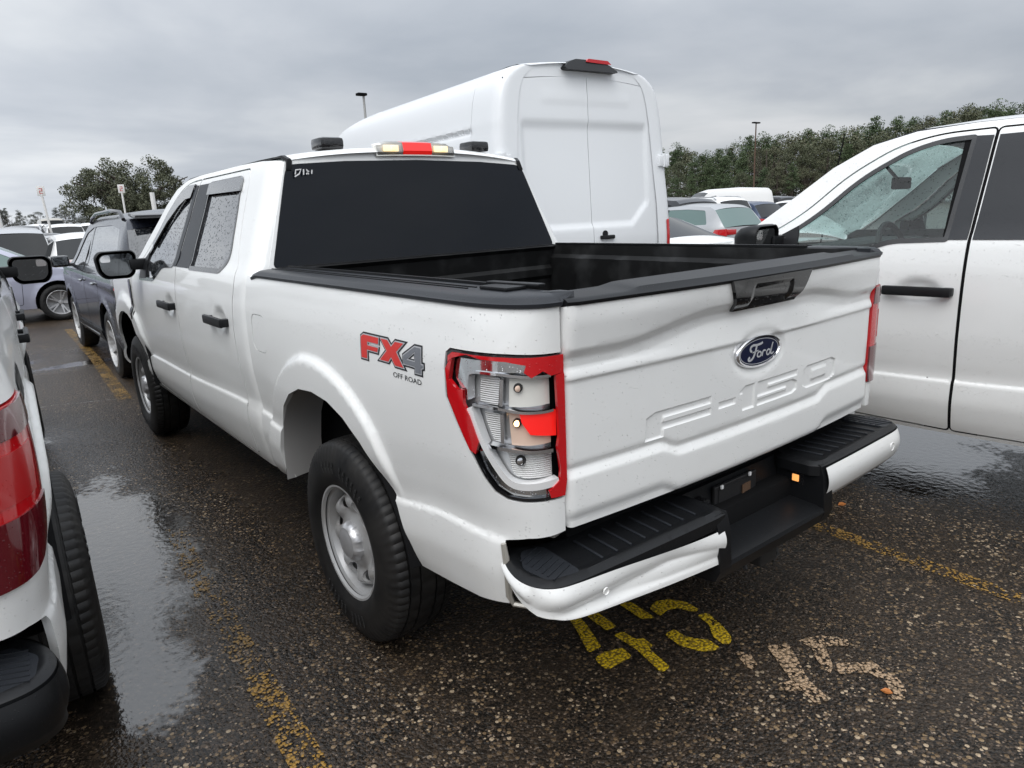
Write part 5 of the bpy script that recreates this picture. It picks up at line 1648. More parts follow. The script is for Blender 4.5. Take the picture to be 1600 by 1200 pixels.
pl = round_poly([(-.27, 2.655), (-.22, 2.70), (-.12, 2.735), (.16, 2.735), (.24, 2.70), (.30, 2.655), (.30, 2.64), (-.25, 2.64)], .015)
b.prism(pl, lambda x, z: (x, -.01 + (z - 2.64) * .6, z + .035), lambda x, z: (x, .22, z + .04)); b.make('high_stop_lamp', 'black_plastic', van)
b = MB(); b.prism(round_poly([(-.02, 2.712), (.0, 2.738), (.22, 2.734), (.26, 2.705)], .008), lambda x, z: (x, .026, z + .037), lambda x, z: (x, .18, z + .044)); b.make('stop_lamp_lens', 'red_lens', van)
b = MB(); b.box((0, -.03, .48), (1.9, .22, .18), bev=.05); b.make('rear_bumper', 'black_plastic', van)
b = MB(); b.box((0, 5.9, .5), (1.7, .3, .3), bev=.08); b.make('front_bumper', 'black_plastic', van)

# ================================================================== ordinary cars
def small_wheel(parent, x, y, r, side, alloy=False, rimm='steel_silver'):
    def ty():
        b = MB(); b.lathe([(.62, -.10), (.88, -.11), (.98, -.085), (1.0, 0), (.98, .085), (.88, .11), (.70, .108), (.66, .09)], 36)
        return mesh_from('tyre', [(vx, vy, vz) for vx, vy, vz in b.v], [f[::-1] for f in b.f], 'rubber')
    def rm():
        b = MB(); b.lathe([(.68, .105), (.66, .112), (.63, .095), (.60, .02), (.0, .0)], 36)
        n = 5 if alloy else 7
        for k in range(n):
            a = 2 * PI * k / n
            for da in ((-.16, .16) if alloy else (0,)):
                c, s_ = math.cos(a + da), math.sin(a + da); c2, s2 = math.cos(a + da * .35), math.sin(a + da * .35)
                w_ = .045 if alloy else .09
                p0 = np.array((.055, .1 * c2, .1 * s2)); p1 = np.array((.09, .645 * c, .645 * s_))
                nn = np.array((0, -s_, c)) * w_
                b.add([p0 - nn, p0 + nn, p1 + nn * .8, p1 - nn * .8, p0 - nn - (.03, 0, 0), p0 + nn - (.03, 0, 0), p1 + nn * .8 - (.05, 0, 0), p1 - nn * .8 - (.05, 0, 0)],
                      [(0, 1, 2, 3), (1, 0, 4, 5), (2, 1, 5, 6), (3, 2, 6, 7), (0, 3, 7, 4)])
        b.lathe([(.12, .05), (.10, .075), (.0, .078)], 16)
        return mesh_from('rim', b.v, b.f, rimm, smooth=False)
    def dk():
        b = MB(); b.lathe([(.60, -.02), (.0, -.02)], 24)
        return mesh_from('brake_disc', b.v, b.f, 'matte_black')
    e_ = empty('wheel', (x, y, r), PI if side < 0 else 0); e_.parent = parent
    for nm, fn in (('tyre', ty), ('rim', rm)):
        o = link_mesh(nm, cached((nm, alloy, rimm), fn), e_); o.scale = (1, r, r)
KINDS = {
 'sedan': dict(L=4.75, w=.91, belt=.98, r=.335, ax=(1.05, 3.87), sill=.24,
   prof=[(.06, .30, 'b'), (0, .58, 'b'), (.03, .88, 'b'), (.14, 1.03, 'b'), (.62, 1.09, 'g'), (1.35, 1.38, 'b'), (1.85, 1.445, 'b'), (2.5, 1.44, 'b'), (2.75, 1.40, 'g'), (3.62, .99, 'b'), (4.30, .86, 'b'), (4.62, .72, 'b'), (4.74, .5, 'b'), (4.70, .24, 'b')],
   win=[(.95, 1.02), (3.42, .98), (3.10, 1.14), (2.74, 1.33), (2.45, 1.375), (1.85, 1.38), (1.42, 1.32)]),
 'suv': dict(L=4.8, w=.94, belt=1.12, r=.37, ax=(.98, 3.80), sill=.30,
   prof=[(.06, .38, 'b'), (0, .68, 'b'), (.06, 1.06, 'g'), (.36, 1.58, 'b'), (.50, 1.665, 'b'), (1.2, 1.72, 'b'), (2.3, 1.715, 'b'), (2.75, 1.65, 'g'), (3.50, 1.18, 'b'), (4.30, 1.05, 'b'), (4.66, .88, 'b'), (4.80, .6, 'b'), (4.75, .30, 'b')],
   win=[(.36, 1.18), (3.32, 1.14), (2.98, 1.36), (2.68, 1.555), (2.30, 1.61), (1.2, 1.62), (.62, 1.56)]),
 'hatch': dict(L=4.3, w=.89, belt=1.0, r=.33, ax=(.80, 3.42), sill=.24,
   prof=[(.06, .32, 'b'), (0, .62, 'b'), (.06, .98, 'g'), (.42, 1.40, 'b'), (.6, 1.48, 'b'), (1.5, 1.53, 'b'), (2.2, 1.50, 'b'), (2.42, 1.45, 'g'), (3.22, 1.02, 'b'), (3.9, .90, 'b'), (4.2, .75, 'b'), (4.3, .5, 'b'), (4.26, .24, 'b')],
   win=[(.55, 1.06), (3.0, 1.0), (2.7, 1.2), (2.36, 1.40), (2.1, 1.43), (1.3, 1.44), (.72, 1.40)]),
 'minivan': dict(L=5.1, w=.98, belt=1.2, r=.36, ax=(1.05, 4.15), sill=.30,
   prof=[(.06, .38, 'b'), (0, .7, 'b'), (.05, 1.2, 'g'), (.22, 1.95, 'b'), (.35, 2.08, 'b'), (1.5, 2.14, 'b'), (2.9, 2.10, 'b'), (3.3, 1.98, 'g'), (4.15, 1.3, 'b'), (4.8, 1.1, 'b'), (5.05, .85, 'b'), (5.1, .6, 'b'), (5.06, .3, 'b')],
   win=[(2.9, 1.25), (3.95, 1.24), (3.6, 1.55), (3.2, 1.82), (2.9, 1.86)]),
}
def car(loc, rz, kind, paint, label, cat, glass='car_glass', group='cars parked in the far rows', step=.10, near=False, alloy=False, z=None, rails=False, rimm='steel_silver', sx=1.0):
    K = KINDS[kind]
    root = empty(cat.replace(' ', '_') if cat != 'car' else 'parked_car', (loc[0], loc[1], gz(loc[0], loc[1]) if z is None else z), R(rz))
    tag(root, label, cat, group)
    belt, w0, Lc = K['belt'], K['w'], K['L']
    top = max(p[1] for p in K['prof'])
    wz = spline([.15, K['sill'] + .05, .55, belt - .12, belt, belt + .05, top - .04, top + .02], [w0 - .10, w0 - .05, w0 - .005, w0, w0 - .03, w0 - .06, w0 - .27, w0 - .33])
    def f_(off=0.0):
        def f(y, z_):
            wv_ = wz(z_)
            e0 = np.clip((.45 - y) / .45, 0, 1); e1 = np.clip((y - (Lc - .75)) / .75, 0, 1)
            wv_ = wv_ * (1 - .20 * e0 ** 2.2 - .34 * e1 ** 2.2)
            for ya in K['ax']:
                r_ = np.hypot(y - ya, z_ - K['r'])
                wv_ = wv_ + .018 * (1 - smoothstep(r_, K['r'] + .09, K['r'] + .13))
            if near:
                wv_ = wv_ - .014 * np.exp(-((z_ - (belt - .22 + .03 * y)) / .03) ** 2)
            return np.stack([-(wv_ + off), y, z_], -1)
        return f
    pr = K['prof']
    arch = []
    ra = K['r'] + .055
    for ya in (K['ax'][0], K['ax'][1]):
        arch += [(ya + ra * math.cos(a), K['r'] + .02 + ra * math.sin(a)) for a in np.linspace(PI + .25, -.25, 15)]
    bottom = [(max(y, .02), max(z_, K['sill'])) for y, z_ in arch]
    out = [(.06, K['sill'])] + bottom + [(p[0], p[1]) for p in pr[::-1]][1:]
    # drop the first prof point duplicate and keep a clean loop
    out = [(.08, K['sill'] + .06)] + bottom + [(pr[-1][0], pr[-1][1])] + [(p[0], p[1]) for p in pr[-2:0:-1]] + [(pr[0][0] - .01, pr[0][1])]
    out = [p for i, p in enumerate(out) if i == 0 or math.hypot(p[0] - out[i - 1][0], p[1] - out[i - 1][1]) > .004]
    win = round_poly(K['win'], .05, 3)
    key = (kind, near)
    for mi in (False, True):
        link_mesh('body_side', cached((key, 'side', mi, paint), lambda: mesh_from('body_side', *panel(out, f_(), step, [win], .03, (1, 0, 0), True, mi), paint)), root)
        link_mesh('side_window', cached((key, 'win', mi, glass), lambda: mesh_from('side_window', *panel(inset(win, -.01), f_(-.008), step * 1.5, (), 0, (1, 0, 0), True, mi), glass)), root)
        yb = 2.35 if kind != 'hatch' else 2.0
        zt_ = top - .09
        def plr(mi=mi):
            vs, fs = [], []
            for yy in ([yb] if kind != 'minivan' else []) + ([yb - .95] if kind in ('suv', 'minivan', 'sedan') and kind != 'minivan' else []):
                pl = [(yy - .035, belt), (yy + .035, belt), (yy + .0, zt_), (yy - .07, zt_)]
                X, F = panel(pl, f_(.001), .2, (), 0, (1, 0, 0), True, mi); b0 = len(vs); vs += list(X); fs += [tuple(i + b0 for i in q) for q in F]
            return mesh_from('window_pillar', vs, fs, 'gloss_black')
        if kind != 'minivan':
            link_mesh('window_pillar', cached((key, 'pl', mi), plr), root)
    # sheets across: body / glass segments of the silhouette
    def seg(i0, i1):
        pts = []
        for i in range(i0, i1 + 1):
            y, z_ = pr[i][:2]
            pts.append((y, z_, -float(f_()(np.array(y), np.array(z_))[0])))
        return dens3(pts, 3)
    i = 0; runs = []
    while i < len(pr) - 1:
        t_ = pr[i][2] if True else 'b'
        j = i + 1
        while j < len(pr) - 1 and pr[j][2] == t_: j += 1
        runs.append((t_, i, j)); i = j
    # a point marked g starts a glass run that ends at the next point
    for t_, a, b_ in runs:
        def sg(a=a, b_=b_, t_=t_):
            pts = seg(a, b_)
            v, f__ = strip_mesh(pts, .05, 13, 2.2)
            return mesh_from('x', v, f__, paint if t_ == 'b' else glass)
        nm = 'body_shell' if t_ == 'b' else ('rear_window' if a < len(pr) / 2 else 'windscreen')
        nm = {'body_shell': 'tail_panel' if a == 0 else ('bonnet' if b_ == len(pr) - 1 else 'roof')}.get(nm, nm)
        link_mesh(nm, cached((key, 'seg', a, paint, glass), sg), root)
    def und():
        b = MB(); b.box((0, Lc / 2, K['sill'] + .12), (1.5 * w0, Lc - .5, .24)); b.box((0, Lc / 2, (K['sill'] + belt) / 2), (1.55 * w0, Lc * .5, belt - K['sill'] - .1))
        for ya in K['ax']: b.box((0, ya, K['r'] + .12), (1.45 * w0, .75, K['r'] + .1))
        return mesh_from('underbody', b.v, b.f, 'matte_black', smooth=False)
    link_mesh('underbody', cached((key, 'und'), und), root)
    for ya in K['ax']:
        small_wheel(root, -(w0 - .115), ya, K['r'], -1, alloy, rimm); small_wheel(root, w0 - .115, ya, K['r'], 1, alloy, rimm)
    for sg_ in (-1, 1):
        def tlm(sg_=sg_):
            zz = belt - .12
            pl = [(.01, zz - .10), (.30, zz - .02), (.26, zz + .06), (.02, zz + .07)]
            return mesh_from('tail_light', *panel(pl, f_(.012), .1, (), .03, (1, 0, 0), True, sg_ > 0), 'red_lens')
        link_mesh('tail_light', cached((key, 'tl', sg_), tlm), root)
        def tlb(sg_=sg_):
            b = MB(); b.box((sg_ * (w0 * .80 - .17), .02 if kind != 'sedan' else .03, belt - .13), (.32, .06, .13), bev=.02)
            return mesh_from('rear_lens', b.v, b.f, 'red_lens')
        link_mesh('rear_lens', cached((key, 'tlb', sg_), tlb), root)
        def hl(sg_=sg_):
            b = MB(); b.box((sg_ * w0 * .60, Lc - .14, belt - .30), (.34, .20, .10), bev=.03)
            return mesh_from('headlight', b.v, b.f, 'chrome_clean')
        link_mesh('headlight', cached((key, 'hl', sg_), hl), root)
        def mrr(sg_=sg_):
            ym = [p for p in pr if p[2] == 'g'][-1][0] + (.55 if kind != 'sedan' else .62)
            b = MB(); b.box((sg_ * (w0 + .10), ym, belt + .07), (.22, .12, .15), bev=.045); b.box((sg_ * (w0 - .01), ym + .01, belt + .02), (.12, .05, .04), bev=.01)
            return mesh_from('door_mirror', b.v, b.f, 'gloss_black')
        link_mesh('door_mirror', cached((key, 'mr', sg_), mrr), root)
        if rails:
            def rl(sg_=sg_):
                b = MB(); b.tube([(sg_ * (w0 - .25), y, z_) for y, z_ in ((.55, top - .06), (.68, top + .02), (1.2, top + .045), (2.2, top + .035), (2.6, top - .02), (2.7, top - .06))], .020, 8)
                return mesh_from('roof_rail', b.v, b.f, 'gloss_black' if near else 'silver_paint')
            link_mesh('roof_rail', cached((key, 'rail', sg_), rl), root)
    def pt():
        b = MB(); b.box((0, -.005, belt - .30), (.32, .03, .16), bev=.004)
        return mesh_from('number_plate', b.v, b.f, 'sign_white')
    link_mesh('number_plate', cached((key, 'np'), pt), root)
    return root, f_, K
def put(u, d):
    """a spot on the ground d metres off, in the direction the camera sees at column u"""
    vh = 365.9 - .0462 * u
    dv = _f + _r2 * (u - 800) / 1088.9 + _u2 * (600 - vh) / 1088.9
    a = math.atan2(dv.x, dv.y) ; a += 0
    return (CAM.x + d * math.sin(a), CAM.y + d * math.cos(a))

# dark grey car ahead of the hero
KINDS['bigsuv'] = dict(KINDS['suv']); KB = KINDS['bigsuv']
KB.update(L=5.0, w=.955, belt=1.16, r=.385, ax=(1.02, 3.87), sill=.32,
   prof=[(.08, .40, 'b'), (0, .68, 'b'), (.05, 1.10, 'g'), (.30, 1.60, 'b'), (.42, 1.70, 'b'), (1.2, 1.765, 'b'), (2.3, 1.76, 'b'), (2.85, 1.68, 'g'), (3.60, 1.22, 'b'), (4.45, 1.10, 'b'), (4.85, .92, 'b'), (5.0, .62, 'b'), (4.95, .32, 'b')],
   win=[(.42, 1.22), (3.40, 1.18), (3.06, 1.42), (2.78, 1.58), (2.36, 1.65), (1.2, 1.655), (.62, 1.61)])
sv_, sf_, SK = car((.165, 6.42), 0.0, 'bigsuv', 'suv_dark', 'dark grey wet estate car with roof rails parked ahead of the crew cab pickup', 'suv', glass='wet_side_glass', group=None, step=.035, near=True, rails=True)
for sd_ in (-1, 1):
    mi = sd_ > 0
    for (ya, yb) in ((1.45, 2.36), (2.375, 3.45)):
        pl = round_poly([(ya, .48), (yb, .46), (yb, 1.13), (ya - (.12 if ya < 2 else 0), 1.14)], .03)
        ring = inset(pl, .006)
        make('door_seam', *panel(pl, sf_(.0015), .05, [ring], 0, (1, 0, 0), True, mi), 'matte_black', sv_)
        b = MB(); xo = sd_ * (SK['w'] + .012); b.box((xo, ya + .16, 1.02), (.03, .19, .028), bev=.008); b.make('door_handle', 'chrome', sv_)
    cl = round_poly([(1.5, .34), (3.35, .34), (3.35, .47), (1.5, .49)], .02)
    make('sill_cladding', *panel(cl, sf_(.018), .05, (), .02, (1, 0, 0), True, mi), 'black_plastic', sv_)
    b = MB(); b.box((sd_ * (SK['w'] + .016), 2.4, .43), (.012, 1.6, .018), bev=.004); b.make('sill_strip', 'chrome', sv_)
    mg_ = MB(); mg_.box((sd_ * (SK['w'] + .10), 3.332, 1.235), (.17, .008, .11), bev=.004); mg_.make('mirror_glass', 'mirror_glass', sv_, smooth=False)
b = MB(); b.box((0, .30, 1.735), (1.35, .34, .04), rx=.10, bev=.015); b.make('spoiler', 'gloss_black', sv_)
# lavender saloon crossing beyond
KINDS['saloon'] = dict(KINDS['sedan']); KINDS['saloon'].update(prof=[(y if y < 2.2 or y > 3.7 else {2.5: 2.78, 2.75: 3.04, 3.62: 3.82}[y], z_, t_) for y, z_, t_ in KINDS['sedan']['prof']],
   win=[(.95, 1.02), (3.62, .98), (3.36, 1.14), (3.02, 1.33), (2.72, 1.375), (1.85, 1.38), (1.42, 1.32)])
ls_, lf_, LK = car((-4.45, 15.05), -90, 'saloon', 'sedan_lavender', 'pale lavender saloon with five spoke alloy wheels standing across the lane', 'car', glass='car_glass_green', group=None, step=.05, near=True, alloy=True, rimm='cap_silver')
for sd_ in (-1, 1):
    for (ya, yb) in ((1.35, 2.30), (2.31, 3.30)):
        pl = round_poly([(ya, .34), (yb, .34), (yb + .06, .98), (ya, 1.0)], .04)
        make('door_seam', *panel(pl, lf_(.0015), .08, [inset(pl, .007)], 0, (1, 0, 0), True, sd_ > 0), 'matte_black', ls_)
far = [  # column, distance, heading, kind, paint, label, category, glass
 (12, 20.5, -2, 'suv', 'silver_paint', 'silver white suv seen from behind above the lavender saloon roof', 'suv', 1),
 (38, 37, -2, 'suv', 'black_paint', 'black suv with roof rails in the far left rows', 'suv', 1),
 (64, 56, 0, 'suv', 'white_paint_far', 'small white suv between the black suv and a signpost', 'suv', 0),
 (104, 41, 0, 'suv', 'white_paint_far', 'pale suv seen from behind below the spreading oak', 'suv', 1),
 (100, 25, 0, 'sedan', 'silver_paint', 'silver saloon with wide red tail light behind the lavender bonnet', 'car', 0),
 (72, 31, 0, 'sedan', 'grey_paint', 'dark grey saloon half hidden beside the signpost', 'car', 0),
 (141, 19, 0, 'hatch', 'white_paint_far', 'white hatchback beside the dark wet estate car roof', 'car', 0),
 (150, 46, 0, 'suv', 'white_paint_far', 'white suv just above the dark estate car roof', 'suv', 0),
 (131, 50, 0, 'sedan', 'blue_paint', 'dark blue saloon far off between two white suvs', 'car', 0),
 (20, 60, 0, 'sedan', 'white_paint_far', 'white saloon far back at the left edge', 'car', 0),
 (85, 68, 0, 'minivan', 'beige_paint', 'beige van at the back of the left rows', 'van', 0),
 (48, 75, 0, 'sedan', 'red_paint', 'dull red saloon at the very back on the left', 'car', 0),
 (1128, 10.3, -2, 'sedan', 'white_paint_far', 'white saloon whose dark rear window shows right of the tall van', 'car', 0),
 (1108, 19.5, -4, 'suv', 'black_paint', 'black suv behind the nearest white saloon on the right', 'suv', 0),
 (1055, 22, -4, 'suv', 'white_paint_far', 'white suv with rails against the right side of the tall van', 'suv', 1),
 (1090, 32, -4, 'suv', 'grey_paint', 'long dark grey suv in the second row right of the van', 'suv', 1),
 (1168, 18.5, -4, 'hatch', 'silver_paint', 'silver hatchback with green windows beside the right pickup', 'car', 2),
 (1160, 26, -4, 'suv', 'white_paint_far', 'white suv with black roof rails below the far white van', 'suv', 1),
 (1200, 36, 60, 'minivan', 'white_paint_far', 'white van standing tallest in the far right rows', 'van', 0),
 (1214, 27, -4, 'hatch', 'blue_paint', 'blue grey hatchback next to the right pickup pillar', 'car', 0),
 (1150, 45, -4, 'sedan', 'silver_paint', 'silver saloon far off in front of the pines', 'car', 0),
 (1120, 52, -4, 'suv', 'beige_paint', 'beige suv far off in front of the pines', 'suv', 0),
 (1240, 48, -4, 'suv', 'black_paint', 'black suv seen through the right pickup window', 'suv', 0),
 (1300, 40, -4, 'sedan', 'white_paint_far', 'white saloon seen through the right pickup glass', 'car', 0),
 (1350, 46, -4, 'suv', 'silver_paint', 'silver suv seen through the right pickup glass', 'suv', 0),
]
for (u, d, h, kd, pt_, lab, cat_, rl) in far:
    x, y = put(u, d)
    car((x, y), h, kd, pt_, lab, cat_, rails=(rl == 1), glass='car_glass_green' if rl == 2 else 'car_glass')

# ================================================================== poles and signs
def lamp_post(u, d, h, m, heads, label):
    x, y = put(u, d)
    r = empty('lamp_post', (x, y, gz(x, y))); tag(r, label, 'lamp post')
    b = MB(); b.tube([(0, 0, 0), (0, 0, h)], [.11, .07], 10); b.make('pole', m, r)
    for sx in heads:
        b = MB(); b.box((sx * .34, 0, h + .05), (.62, .40, .16), bev=.05); b.make('lamp_head', 'matte_black', r)
    b = MB(); b.box((0, 0, .25), (.5, .5, .5), bev=.05); b.make('base', 'galvanised', r)
lamp_post(585, 47, 8.9, 'galvanised', (-.4,), 'grey lamp post rising behind the long van roof')
lamp_post(1177, 95, 10.6, 'pole_brown', (-1, 1), 'brown double headed lamp post in front of the pine wood')
lamp_post(1263, 120, 7.5, 'galvanised', (-1,), 'distant single lamp post low against the pines')
def sign_post(u, d, h, w_, plate, label, lean=0.0, cat='sign post'):
    x, y = put(u, d)
    r = empty('sign_post', (x, y, gz(x, y)), R(-10)); tag(r, label, cat)
    b = MB(); b.tube([(0, 0, 0), (lean * h, 0, h)], w_, 8); b.make('post', 'sign_white', r)
    if plate:
        b = MB(); b.box((lean * h, -.03, h + .05), (.30, .02, .42), bev=.008); b.make('number_panel', 'sign_white', r)
        b = MB()
        for z_ in (-.10, 0, .10): b.box((lean * h, -.045, h + .05 + z_), (.12, .006, .028))
        for (sx, z_) in ((.05, .05), (-.05, -.05)): b.box((lean * h + sx, -.045, h + .05 + z_), (.026, .006, .10))
        b.make('number', 'sign_red', r, smooth=False)
sign_post(8, 30, 2.95, .09, False, 'thick leaning white post at the left edge of the lot', -.05)
sign_post(83, 38, 3.15, .05, True, 'white post with red number plate nearest the left edge', -.05)
sign_post(200, 42, 3.35, .045, True, 'white post with red number plate under the oak')
sign_post(246, 13.5, 2.18, .036, False, 'plain white post behind the cab roof')

# ================================================================== trees
def leaf_mat(name, c1, c2, c3):
    m = bpy.data.materials.new(name); m.use_nodes = True
    t = m.node_tree; p = P(m)
    g = N(t, 'ShaderNodeNewGeometry')
    oi = N(t, 'ShaderNodeObjectInfo')
    r = ramp(t, [(0, c1), (.5, c2), (1, c3)])
    rr = math_n(t, 'ADD', math_n(t, 'MULTIPLY', g.outputs['Random Per Island'], .65), math_n(t, 'MULTIPLY', oi.outputs['Random'], .35))
    L(t, rr, r.inputs[0])
    L(t, r.outputs[0], p.inputs['Base Color'])
    p.inputs['Roughness'].default_value = .75
    MAT[name] = m
leaf_mat('pine_leaf', (0.050, 0.078, 0.034), (0.066, 0.098, 0.042), (0.090, 0.122, 0.050))
leaf_mat('wood_leaf', (0.058, 0.072, 0.038), (0.078, 0.088, 0.045), (0.105, 0.098, 0.056))
leaf_mat('oak_leaf', (0.055, 0.065, 0.040), (0.080, 0.090, 0.052), (0.125, 0.125, 0.075))
leaf_mat('scrub_leaf', (0.05, 0.055, 0.035), (0.085, 0.080, 0.055), (0.13, 0.10, 0.07))
leaf_mat('haze_leaf', (0.09, 0.105, 0.095), (0.12, 0.13, 0.115), (0.15, 0.155, 0.135))  # distance haze put into the paler leaf colours
mat('bark', (0.06, 0.048, 0.038), 0.9)
def leaves(b, clumps, per, size, rg):
    for (cx_, cy_, cz_, r_, rz_) in clumps:
        for _ in range(int(per)):
            a = rg.uniform(0, 2 * PI); q = rg.uniform(-1, 1); rad = r_ * (rg.random() ** .4)
            s_ = math.sqrt(1 - q * q)
            p = Vector((cx_ + rad * s_ * math.cos(a), cy_ + rad * s_ * math.sin(a), cz_ + rad * q * rz_))
            n = Vector((rg.gauss(0, 1), rg.gauss(0, 1), rg.gauss(0, 1) + .6)).normalized()
            t1 = n.orthogonal().normalized(); t2 = n.cross(t1)
            c, s2 = math.cos(a * 3), math.sin(a * 3)
            t1, t2 = t1 * c + t2 * s2, t2 * c - t1 * s2
            k = size * rg.uniform(.6, 1.3)
            i = len(b.v)
            b.v += [tuple(p - t1 * k * .5), tuple(p + t2 * k * .32), tuple(p + t1 * k * .5), tuple(p - t2 * k * .32)]
            b.f.append((i, i + 1, i + 2, i + 3))
def pine_parts(seed, h):
    rg = random.Random(seed)
    tb = MB(); tb.tube([(0, 0, 0), (rg.uniform(-.2, .2), rg.uniform(-.2, .2), h * .5), (rg.uniform(-.3, .3), 0, h * .96)], [h * .018, h * .012, h * .003], 7)
    cl = []
    z0 = h * rg.uniform(.25, .42)
    n = 20
    for i in range(n):
        z_ = z0 + (h - z0) * (i + .5) / n
        rr = h * .19 * (1 - ((z_ - z0) / (h - z0)) ** 1.6) + h * .03
        for _ in range(3 if i < n - 3 else 1):
            a = rg.uniform(0, 2 * PI); k = rg.uniform(.25, 1.0) * rr
            cl.append((k * math.cos(a), k * math.sin(a), z_ + rg.uniform(-.4, .4), h * rg.uniform(.045, .085), .6))
            if rg.random() < .5: tb.tube([(0, 0, z_ - .3), (k * math.cos(a), k * math.sin(a), z_)], [.05, .02], 4, cap=False)
    cb = MB(); leaves(cb, cl, 105, h * .018, rg)
    return tb, cb
def round_parts(seed, h, wd, bare=False):
    rg = random.Random(seed)
    tb = MB(); tb.tube([(0, 0, 0), (.1, 0, h * .35), (.2, .1, h * .8)], [h * .022, h * .016, h * .005], 7)
    cl = []
    for _ in range(34):
        a = rg.uniform(0, 2 * PI); q = rg.uniform(-.75, 1); s_ = math.sqrt(max(0, 1 - q * q)) * rg.uniform(.4, 1)
        p = (wd / 2 * s_ * math.cos(a), wd / 2 * s_ * math.sin(a), h * .62 + h * .34 * q)
        cl.append((*p, h * rg.uniform(.06, .11), .7))
        if rg.random() < .6: tb.tube([(.1, 0, h * .35), ((p[0]) * .5, p[1] * .5, h * .5), p], [h * .008, h * .006, h * .002], 4, cap=False)
    cb = MB(); leaves(cb, cl, 14 if bare else 170, h * .019, rg)
    return tb, cb
TREE = []
for i in range(5):
    tb, cb = pine_parts(20 + i, 14)
    TREE.append((mesh_from('trunk', tb.v, tb.f, 'bark'), mesh_from('crown', cb.v, cb.f, 'pine_leaf', smooth=False)))
for i in range(3):
    tb, cb = round_parts(40 + i, 12, 8)
    TREE.append((mesh_from('trunk', tb.v, tb.f, 'bark'), mesh_from('crown', cb.v, cb.f, 'wood_leaf', smooth=False)))
tb, cb = round_parts(50, 12, 7, True)
TREE.append((mesh_from('trunk', tb.v, tb.f, 'bark'), mesh_from('crown', cb.v, cb.f, 'scrub_leaf', smooth=False)))
TREE2 = []
for i in range(3):
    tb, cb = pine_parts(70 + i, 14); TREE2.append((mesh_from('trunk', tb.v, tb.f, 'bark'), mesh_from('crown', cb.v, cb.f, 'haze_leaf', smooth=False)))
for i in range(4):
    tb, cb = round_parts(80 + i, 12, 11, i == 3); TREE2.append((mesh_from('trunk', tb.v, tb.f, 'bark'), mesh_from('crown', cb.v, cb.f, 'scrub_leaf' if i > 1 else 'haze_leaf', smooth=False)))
TREE += TREE2
def tree(name, k, x, y, s_, rz, label, cat, grp, z=None, crown=None):
    r = empty(name, (x, y, gz(x, y) - .1 if z is None else z), rz)
    r.scale = (s_, s_, s_)
    tag(r, label, cat, grp)
    link_mesh('trunk', TREE[k][0], r); link_mesh('crown', TREE[k][1], r)
    return r
def ridge(u):     # height of the wood's skyline above eye level at 120 m, by column
    return np.interp(u, [1000, 1040, 1080, 1105, 1150, 1200, 1260, 1340, 1450, 1540, 1640, 1760], [9.2, 8.9, 9.3, 8.2, 10.2, 10.6, 11.0, 11.6, 12.6, 13.6, 14.5, 15.0])
rg = random.Random(11)
k_ = 0
for row, dd in enumerate((112, 122, 134)):
    u = 930.0
    while u < 1780:
        x, y = put(u, dd + rg.uniform(-4, 4))
        hgt = (ridge(u) * math.cos(math.atan((u - 800) / 1089)) * (.50, .80, 1.0)[row] * rg.uniform(.90, 1.04) * dd / 120 + 1.6)
        q = rg.random()
        pine = q < (.35, .6, .75)[row]
        k = rg.randrange(5) if pine else (8 if (q > .93 and row == 0) else 5 + rg.randrange(3))
        tree('pine_tree' if pine else 'broadleaf_tree', k, x, y, hgt / (14 if pine else 12.2), rg.uniform(0, 6.28), 'dark green pine in the wood beyond the lot on the right' if pine else 'bushy broadleaf tree in the wood beyond the lot on the right', 'tree', 'pines of the far wood' if pine else 'broadleaf trees of the far wood')
        u += rg.uniform(17, 27) * 1.15
# dense mass of the wood behind the front trees
wb = MB(); cl = []
for i in range(420):
    u = rg.uniform(900, 1800); d = rg.uniform(125, 150)
    x, y = put(u, d)
    top_ = ridge(u) * math.cos(math.atan((u - 800) / 1089)) * d / 120 * .93 + 1.6
    cl.append((x, y, rg.uniform(.5, top_ - 1.2), 2.4, .8))
leaves(wb, cl, 260, .34, rg)
tag(wb.make('woodland', 'wood_leaf', smooth=False), 'dense dark woodland filling in behind the first trees', 'woodland', kind='stuff')
x, y = put(1505, 108)
tree('round_tree', 5, x, y, .93, 1.0, 'taller light green tree above the right pickup roof', 'tree', None)
x, y = put(1542, 112)
tree('tall_pine', 1, x, y, .88, 1.0, 'tall open crowned pine rising above the right pickup roof', 'tree', None)
x, y = put(1197, 118)
tree('bare_tree', 8, x, y, .92, 2.0, 'bare thin tree beside the brown lamp post', 'tree', None)
# left skyline
u = -160.0
kk = 0
while u < 700:
    for row, (dd, sc) in enumerate(((120, .27), (175, .40))):
        x, y = put(u + rg.uniform(-6, 6), dd + rg.uniform(-6, 6))
        k = 13 + rg.randrange(3) if row == 0 else 9 + rg.randrange(5)
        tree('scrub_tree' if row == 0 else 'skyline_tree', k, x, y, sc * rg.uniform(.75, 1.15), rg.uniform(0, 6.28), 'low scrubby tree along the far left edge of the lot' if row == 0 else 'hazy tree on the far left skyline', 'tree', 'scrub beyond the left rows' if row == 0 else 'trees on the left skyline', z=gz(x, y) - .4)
    u += rg.uniform(13, 22)
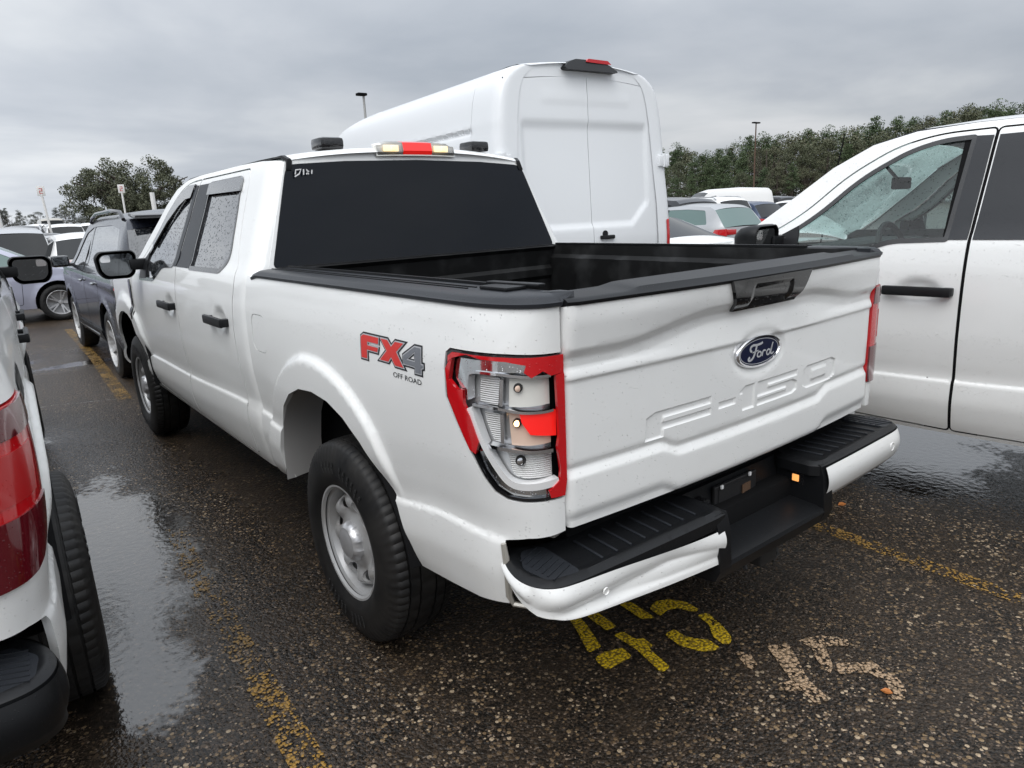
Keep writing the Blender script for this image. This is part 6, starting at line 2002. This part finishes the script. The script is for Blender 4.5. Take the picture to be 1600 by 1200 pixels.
# spreading live oak
ox, oy = put(222, 82)
oak = empty('live_oak', (ox, oy, gz(ox, oy) - .2)); oak.scale = (.86, .86, .97); tag(oak, 'large spreading live oak standing beyond the dark estate car', 'tree')
og = random.Random(5)
tb = MB(); cl = []
tb.tube([(0, 0, 0), (.1, 0, 1.4), (.2, 0, 2.2)], [.75, .60, .50], 10)
for i in range(15):
    a = 2 * PI * i / 15 + og.uniform(-.2, .2)
    rr = og.uniform(3.2, 7.0)
    e_ = Vector((rr * math.cos(a), rr * math.sin(a) * .8, og.uniform(4.2, 8.6) - rr * .22))
    mid = Vector((e_.x * .45, e_.y * .45, 2.2 + (e_.z - 2.2) * .72))
    tb.tube([(.2, 0, 1.8), tuple(mid), tuple(e_)], [.30, .17, .05], 6)
    for j in range(7):
        q = e_ * og.uniform(.5, 1.0) + Vector((og.uniform(-1.5, 1.5), og.uniform(-1.5, 1.5), og.uniform(-1.0, 1.0)))
        tb.tube([tuple(mid.lerp(e_, .5)), tuple(q)], [.06, .02], 4, cap=False)
        cl.append((q.x, q.y, max(2.2, q.z), og.uniform(.6, 1.15), .65))
        if rr > 4.5 and j < 4: cl.append((q.x * 1.03, q.y, max(1.8, q.z - og.uniform(1.0, 2.4)), og.uniform(.6, 1.0), .8))
for i in range(70):
    a = og.uniform(0, 2 * PI); rr = og.uniform(0, 1) ** .5 * 7.5
    cl.append((rr * math.cos(a), rr * math.sin(a) * .8, 8.6 - .075 * rr * rr + og.uniform(-2.4, .25), og.uniform(.6, 1.2), .7))
tb.make('trunk', 'bark', oak)
cb = MB(); leaves(cb, cl, 230, .21, og); cb.make('crown', 'oak_leaf', oak, smooth=False)

for i in range(26):
    a = R(150) + R(160) * i / 25
    d = rg.uniform(62, 80)
    x, y = CAM.x + d * math.sin(a), CAM.y + d * math.cos(a)
    tree('boundary_tree', rg.randrange(8), x, y, rg.uniform(.7, 1.0), rg.uniform(0, 6.28), 'boundary tree behind the camera, mirrored faintly in the tinted rear window', 'tree', 'boundary trees behind the camera')
